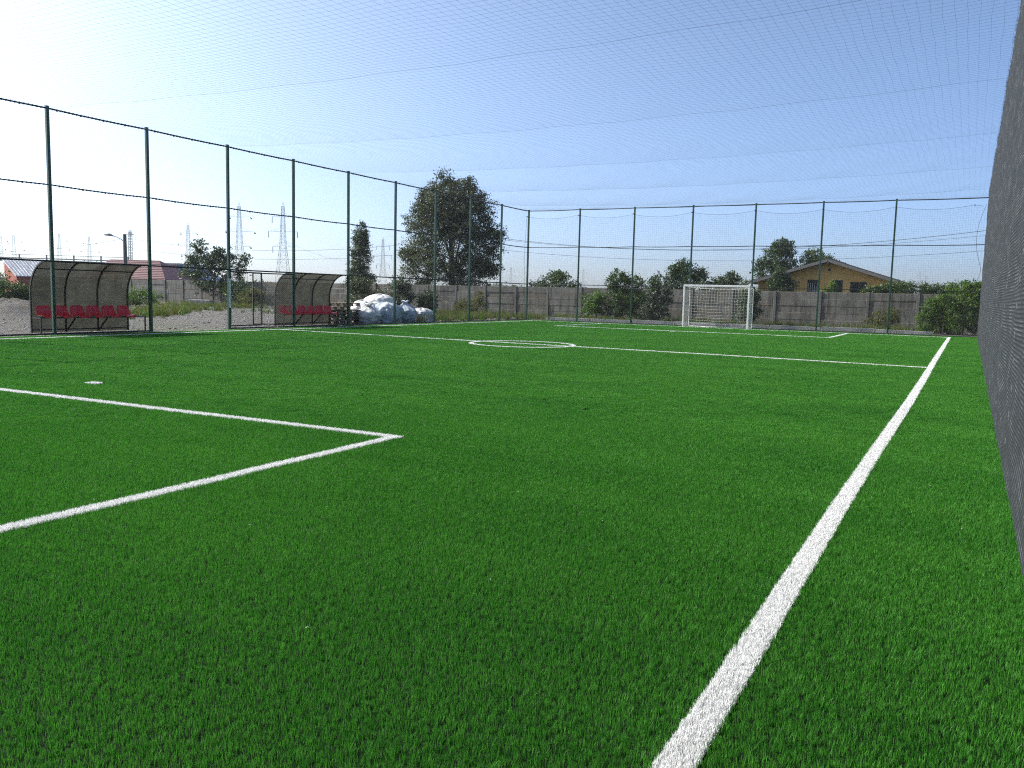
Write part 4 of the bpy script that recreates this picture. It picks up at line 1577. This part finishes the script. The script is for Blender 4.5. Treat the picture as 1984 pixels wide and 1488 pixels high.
def roof_slope(xe, ze):
    # slab from the ridge to the eave, projecting over the gable
    mb = MB()
    d = Vector((xe, 0, ze - rz_)).normalized()
    nrm = Vector((-d.z, 0, d.x)) if d.x > 0 else Vector((d.z, 0, -d.x))
    for (y0, y1) in ((-.75, 9.4),):
        p, q = Vector((0, 0, rz_)), Vector((xe, 0, ze))
        t = nrm * .10
        vs = [(p.x, y0, p.z), (q.x, y0, q.z), (q.x, y1, q.z), (p.x, y1, p.z)]
        vs += [(a + t.x, b2, c2 + t.z) for a, b2, c2 in vs]
        mb.add(vs, [(0, 1, 2, 3), (7, 6, 5, 4), (0, 4, 5, 1), (1, 5, 6, 2), (2, 6, 7, 3), (3, 7, 4, 0)])
    return mb


for xe, ze in ((-5.45, 2.62), (5.35, 2.58)):
    ro = roof_slope(xe, ze).build('roof', M['roof_dark'], hs)
    d = Vector((xe, 0, ze - rz_))
    MB().bar((0, -.77, rz_ - .03), (xe, -.77, ze - .03), .04, .19, up=(0, 0, 1)).build('fascia_board', M['fascia'], ro)
    # corrugation ribs on the roof sheet
    for k in range(14):
        t = (k + .5) / 14
        y = -.70 + 9.9 * t
        nrm = Vector((-d.z, 0, d.x)).normalized() * (1 if d.x > 0 else -1)
        o_ = nrm * .115
        MB().bar((o_.x, y, rz_ + o_.z), (xe + o_.x, y, ze + o_.z), .05, .03).build('roof_rib', M['roof_dark'], ro)
MB().tube([(0, -.76, rz_ + .10), (0, 9.4, rz_ + .10)], .09, 8).build('ridge_cap', M['roof_dark'], hs)
for x, z in ((0, rz_ - .22), (-4.9, 2.62), (4.8, 2.56), (-2.6, 3.3), (2.6, 3.3)):
    MB().bevbox(x - .06, x + .06, -.72, .2, z - .08, z + .06, .01).build('purlin_end', M['fascia'], hs)
for (x0, x1, z0, z1, gr) in ((-1.36, -.62, 1.2, 2.93, True), (.28, .98, 1.2, 2.92, False), (1.46, 2.52, 1.2, 2.82, False), (-3.9, -3.2, 1.4, 2.85, False)):
    w = MB().box(x0, x1, -.012, .05, z0, z1).build('window', M['frame_white'], hs)
    for s in ((x0 + .05, (x0 + x1) / 2 - .025), ((x0 + x1) / 2 + .025, x1 - .05)):
        MB().box(s[0], s[1], -.02, .02, z0 + .05, z1 - .05).build('pane', M['glass'], w)
    MB().bevbox(x0 - .06, x1 + .06, -.09, .02, z0 - .06, z0, .01).build('sill', M['fascia'], w)
    if gr:
        for k in range(5):
            xx = x0 + .08 + (x1 - x0 - .16) * k / 4
            MB().bar((xx, -.05, z0 + .1), (xx, -.05, z1 - .25), .022).build('grille_bar', M['grille'], w)
        for zz2 in (z0 + .45, z0 + 1.0):
            MB().bar((x0 + .06, -.055, zz2), (x1 - .06, -.055, zz2), .02).build('grille_bar', M['grille'], w)
MB().tube([(0.05, -.02, 3.63), (0.05, .03, 3.63)], .11, 10).build('vent', M['glass'], hs)

# ------------------------------------------------------------------ buildings at left
M['brick_red'] = mat_simple('red brick', (.30, .075, .045), .9, .25, 4)
M['sheet_grey'] = mat_simple('grey corrugated sheet', (.34, .36, .40), .45, .25, 2.5, metal=.2)
M['tile_maroon'] = mat_simple('maroon roof sheet', (.105, .018, .026), .55, .3, 2)
M['render_pale'] = mat_simple('pale render', (.46, .46, .45), .9, .2, 1.5)
M['blue_clad'] = mat_simple('blue cladding', (.045, .10, .23), .6, .2, 1.5)

sh = thing('brick_shed', (-84.56, 49.96, 0), 'red brick shed with pale corrugated sloping roof at the left edge', 'shed', rz=R(-15))
MB().prism([(-1.9, -.05), (1.9, -.05), (1.9, 2.02), (-1.9, 3.52)], 'y', 0, 6).build('wall', M['brick_red'], sh)
rf_ = MB().prism([(-2.1, 3.64), (2.1, 1.98), (2.1, 2.06), (-2.1, 3.74)], 'y', -.12, 6.2).build('roof', M['sheet_grey'], sh)
for k in range(20):
    MB().bar((-2.1, -.06 + k * .32, 3.75), (2.1, -.06 + k * .32, 2.08), .07, .05).build('corrugation', M['sheet_grey'], rf_)

mh = thing('maroon_roofed_house', (-87.3, 65.2, 0), 'low building with maroon tiled roof behind the first dugout', 'house', rz=R(18))
MB().box(-5.2, 4.6, 0, 7, -.05, 2.3).build('wall', M['render_pale'], mh)
rr_ = MB()
rr_.add([(-5.8, -.6, 2.25), (5.4, -.6, 2.15), (5.4, 7.6, 2.2), (-5.8, 7.6, 2.2), (-4.6, 3.5, 4.5), (2.0, 3.5, 4.45), (-5.8, -.6, 2.05), (5.4, -.6, 1.95), (5.4, 7.6, 2.0), (-5.8, 7.6, 2.0)],
        [(0, 1, 5, 4), (1, 2, 5), (2, 3, 4, 5), (3, 0, 4), (6, 9, 8, 7), (0, 6, 7, 1), (1, 7, 8, 2), (2, 8, 9, 3), (3, 9, 6, 0)])
ro = rr_.build('roof', M['tile_maroon'], mh)
for k in range(11):
    t = (k + .5) / 11
    a = Vector((-5.8, -.6, 2.27)).lerp(Vector((-4.6, 3.5, 4.52)), t)
    b2 = Vector((5.4, -.6, 2.17)).lerp(Vector((2.0, 3.5, 4.47)), t)
    MB().bar(a, b2, .05, .04).build('tile_course', M['tile_maroon'], ro)
fb = thing('flat_roofed_building', (-89.0, 74.5, 0), 'pale flat roofed building with a blue clad end left of the walnut tree', 'building', rz=R(24))
MB().box(-3.5, -.6, 0, 7, -.05, 4.1).build('wall', M['render_pale'], fb)
MB().bevbox(-3.8, -.3, -.3, 7.3, 4.1, 4.35, .03).build('roof', M['sheet_grey'], fb)
MB().prism([(-.59, -.05), (3.6, -.05), (3.6, 2.2), (.2, 3.8), (-.59, 3.8)], 'y', -.2, 6).build('annex', M['blue_clad'], fb)
for k in range(2):
    w = MB().box(-2.9 + k * 1.4, -2.1 + k * 1.4, -.03, .02, 1.4, 2.9).build('window', M['frame_white'], fb)
    MB().box(-2.82 + k * 1.4, -2.18 + k * 1.4, -.04, .0, 1.48, 2.82).build('pane', M['glass'], w)

pb = thing('pipe_bridge', (-116, 74.5, 0), 'long thin overhead pipe gantry crossing behind the shed', 'pipe', rz=R(28.5))
for z, r in ((4.95, .09), (4.6, .16), (5.45, .04)):
    MB().tube([(-9, 0, z), (11.5, 0, z - .15)], r, 6).build('pipe', M['galv'], pb)
for k in range(6):
    x = -8.5 + k * 3.9
    MB().bar((x, 0, -.05), (x, 0, 5.45), .16).build('support', M['galv'], pb)

# ------------------------------------------------------------------ street lamp and cables
lp = thing('street_lamp', (-71.5, 53.3, 0), 'grey concrete street lamp with a curved arm to the left', 'street lamp')
MB().tube([(0, 0, -.05), (0, 0, 3), (0, 0, 6.25)], [.22, .19, .155], 8).build('pole', M['lamp_pole'], lp)
MB().tube([(0, 0, 5.4), (-.35, -.1, 5.75), (-.9, -.25, 5.98), (-1.3, -.4, 6.08)], .04, 6).build('arm', M['galv'], lp)
MB().tube([(-1.15, -.36, 6.05), (-1.5, -.48, 6.18), (-1.95, -.62, 6.2), (-2.15, -.68, 6.16)], [.05, .13, .12, .03], 8).build('lamp_head', M['galv'], lp, True)
up_ = thing('utility_pole', (-34.2, 55.6, 0), 'concrete utility pole hidden behind the poplar tree', 'pole')
MB().tube([(0, 0, -.05), (0, 0, 6.6)], [.16, .11], 8).build('pole', M['lamp_pole'], up_)
MB().bar((-.5, 0, 6.3), (.5, 0, 6.3), .08).build('crossarm', M['galv'], up_)


def cable(p, q, sag, r, label, n=28):
    p, q = Vector(p), Vector(q)
    pts = [p.lerp(q, i / n) - Vector((0, 0, sag * 4 * (i / n) * (1 - i / n))) for i in range(n + 1)]
    o = MB().tube([x - p for x in pts], r, 4).build('overhead_cable', M['rope'], None, loc=p)
    tag(o, label, 'cable', 'overhead cables beyond the wall')


cable((-34.2, 55.6, 5.95), (12, 55.0, 7.6), 2.05, .013, 'upper overhead cable sagging behind the end fence')
cable((-34.2, 55.6, 5.80), (12, 55.0, 6.95), 1.72, .008, 'thin middle overhead cable sagging just under the upper one')
cable((-34.2, 55.6, 5.0), (12, 55.0, 5.8), 1.45, .009, 'lower overhead cable sagging behind the end fence')
cable((-71.5, 53.3, 5.9), (-34.2, 55.6, 5.75), 1.15, .011, 'upper overhead cable between the street lamp and the poplar')
cable((-71.5, 53.3, 5.0), (-34.2, 55.6, 4.95), 1.05, .010, 'lower overhead cable between the street lamp and the poplar')
cable((-71.5, 53.3, 5.85), (-100, 44, 5.7), 1.4, .014, 'overhead cable running left from the street lamp')


# ------------------------------------------------------------------ pylons
def pylon_parts(kind):
    H = 34.0
    t_ = .055

    def hw(z):
        return np.interp(z, [0, 18, 33], [2.9, 1.05, .45]) if z < 33 else .45 * (H + .8 - z) / 1.8
    body = MB()
    lv = [0, 4.2, 8, 11.4, 14.4, 17, 19.3, 21.5, 23.6, 25.7, 27.8, 29.9, 31.6, 33]
    for sx, sy in ((-1, -1), (1, -1), (1, 1), (-1, 1)):
        for a, b_ in zip(lv[:-1], lv[1:]):
            body.bar((sx * hw(a), sy * hw(a), a), (sx * hw(b_), sy * hw(b_), b_), t_ * 1.5)
        body.bar((sx * hw(33), sy * hw(33), 33), (0, 0, H + .6), t_)
    for a, b_ in zip(lv[:-1], lv[1:]):
        A, B = hw(a), hw(b_)
        for (p, q) in (((-1, -1), (1, -1)), ((1, -1), (1, 1)), ((1, 1), (-1, 1)), ((-1, 1), (-1, -1))):
            body.bar((p[0] * A, p[1] * A, a), (q[0] * B, q[1] * B, b_), t_)
            body.bar((q[0] * A, q[1] * A, a), (p[0] * B, p[1] * B, b_), t_)
            body.bar((p[0] * B, p[1] * B, b_), (q[0] * B, q[1] * B, b_), t_)
    arms, ins = [], []
    for z, L in ((17.6, 4.0), (23.4, 5.6), (29.0, 4.2)):
        mb, im = MB(), MB()
        w = hw(z)
        for s in (-1, 1):
            for yy in (-w, w):
                mb.bar((s * w, yy, z), (s * L, 0, z), t_)
            mb.bar((s * w, 0, z + 1.5), (s * L, 0, z), t_)
            mb.bar((s * L * .55, 0, z), (s * L * .55, 0, z + .75), t_)
            if kind == 'tension':
                im.tube([(s * L, 0, z - .05), (s * L + .9, -1.4, z - .7)], .26, 6)
                im.tube([(s * L, 0, z - .05), (s * L + .4, 1.4, z - .6)], .2, 6)
            else:
                im.tube([(s * L, 0, z), (s * L, 0, z - 2.4)], .14, 6)
        arms.append(mb); ins.append(im)
    return body, arms, ins


PY = {}
for kind in ('tension', 'suspension'):
    b_, ar, im = pylon_parts(kind)
    PY[kind] = (b_.mesh('tower'), [a.mesh('crossarm') for a in ar], [a.mesh('insulators') for a in im])
    PY[kind][0].materials.append(M['galv'])
    for a in PY[kind][1]:
        a.materials.append(M['galv'])
    for a in PY[kind][2]:
        a.materials.append(M['insulator'])


def pylon(loc, kind, s, rz, label):
    t = thing('pylon', loc, label, 'pylon', 'lattice power pylons on the horizon', rz)
    t.scale = (s, s, s)
    link('tower', PY[kind][0], None, t)
    for a, i_ in zip(PY[kind][1], PY[kind][2]):
        ao = link('crossarm', a, None, t)
        link('insulators', i_, None, ao)


for x, y, s, kind, rz, label in (
    (-593.8, 345.1, 1.0, 'tension', .75, 'faint pylon cut by the left edge of the picture'),
    (-563.9, 336.2, 1.0, 'tension', .7, 'faint pylon above the red brick shed'),
    (-515.1, 336.3, 1.0, 'tension', .65, 'faint pylon just right of the first green post'),
    (-522.3, 362.1, 1.0, 'tension', .62, 'faint pylon midway between the first dugout ribs and the street lamp'),
    (-359.7, 305.5, 1.0, 'tension', .55, 'grey pylon left of the walnut tree top'),
    (-253.5, 239.9, 1.0, 'tension', .5, 'tall pylon with slanted insulators behind the walnut tree'),
    (-250.0, 260.1, 1.06, 'suspension', .48, 'tall pylon with hanging insulators above the second dugout'),
    (-319.6, 418.0, 1.0, 'suspension', .4, 'grey pylon between the column poplar and the big poplar'),
    (-423.5, 771.2, .9, 'suspension', .3, 'tiny pylon just right of the big poplar'),
    (-379.0, 857.5, .95, 'suspension', .3, 'tiny faint pylon left of the tall bush'),
    (-45.4, 906.6, 1.0, 'tension', .1, 'tiny pylon right of the house, the taller of a pair'),
    (-45.2, 1030.2, 1.0, 'tension', .1, 'tiny pylon right of the house, the shorter of a pair'),
):
    pylon((x, y, 0), kind, s, rz, label)
mast = thing('lattice_mast', (-399.5, 301.1, 0), 'narrow lattice mast beside the street lamp', 'mast')
mb = MB()
for k in range(20):
    z0, z1 = k * 1.5, (k + 1) * 1.5
    for sx, sy in ((-1, -1), (1, -1), (1, 1), (-1, 1)):
        mb.bar((sx * .7, sy * .7, z0), (sx * .7, sy * .7, z1), .2)
    for yy in (-.7, .7):
        mb.bar((-.7, yy, z0), (.7, yy, z1), .14)
        mb.bar((.7, yy, z0), (-.7, yy, z1), .14)
mb.build('lattice', M['galv'], mast)
MB().box(-1.8, 1.8, -1.2, 1.2, 28.5, 28.8).build('platform', M['galv'], mast)
for x in (-1.6, -.6, .6, 1.6):
    MB().bar((x, 0, 28.8), (x, 0, 31), .25).build('antenna', M['galv'], mast)

# power lines between the pylons (very faint)
for (a, b2, z, nm) in (((-253.5, 239.9), (-515.1, 336.3), 23.4, 'middle'), ((-253.5, 239.9), (-515.1, 336.3), 29.0, 'upper'), ((-250, 260.1), (-319.6, 418.0), 21.5, 'hanging')):
    p, q = Vector((a[0], a[1], z)), Vector((b2[0], b2[1], z))
    pts = [p.lerp(q, i / 30) - Vector((0, 0, 5 * 4 * (i / 30) * (1 - i / 30))) - p for i in range(31)]
    o = MB().tube(pts, .035, 4).build('power_line', M['galv'], None, loc=p)
    tag(o, '%s power line strung between two tall pylons' % nm, 'cable')

# distant low tree belts along the horizon
for i, (cx, cy_, n, lab) in enumerate(((-170, 150, 26, 'far off low tree belt behind the pylons at left'), (-60, 190, 22, 'far off low tree belt behind the goal'))):
    rng = np.random.default_rng(900 + i)
    shp = []
    for k in range(n):
        shp.append((rng.uniform(-75, 75), rng.uniform(-8, 8), rng.uniform(.5, 1.8), rng.uniform(3, 6), 3, rng.uniform(1.2, 2.6), 1))
    C, ti = clumps(rng, shp, 900, 14, .7, .3)
    ang = R(35)
    C2 = C.copy()
    C2[:, 0] = C[:, 0] * math.cos(ang) - C[:, 1] * math.sin(ang)
    C2[:, 1] = C[:, 0] * math.sin(ang) + C[:, 1] * math.cos(ang)
    o = link('tree_belt', leaf_mesh('tree_belt', C2, .8, rng, M['leaf_dark'], ti), None, None, (cx, cy_, 0))
    tag(o, lab, 'trees', kind='stuff')
# ------------------------------------------------------------------ hazy summer air
hz = MB().box(-1100, 500, -120, 1500, -1.1, 40.0).build('haze', None)
hm = bpy.data.materials.new('haze')
hm.use_nodes = True
hn, hl = hm.node_tree.nodes, hm.node_tree.links
hn.remove(hn['Principled BSDF'])
pv = hn.new('ShaderNodeVolumePrincipled')
pv.inputs['Color'].default_value = (0.93, 0.96, 1.0, 1)
pv.inputs['Density'].default_value = 0.0002
pv.inputs['Anisotropy'].default_value = 0.2
hl.new(pv.outputs[0], hn['Material Output'].inputs['Volume'])
hz.data.materials.append(hm)
tag(hz, 'thin pale haze in the air over the whole place', 'haze', kind='stuff')
print('objects', len(bpy.data.objects))
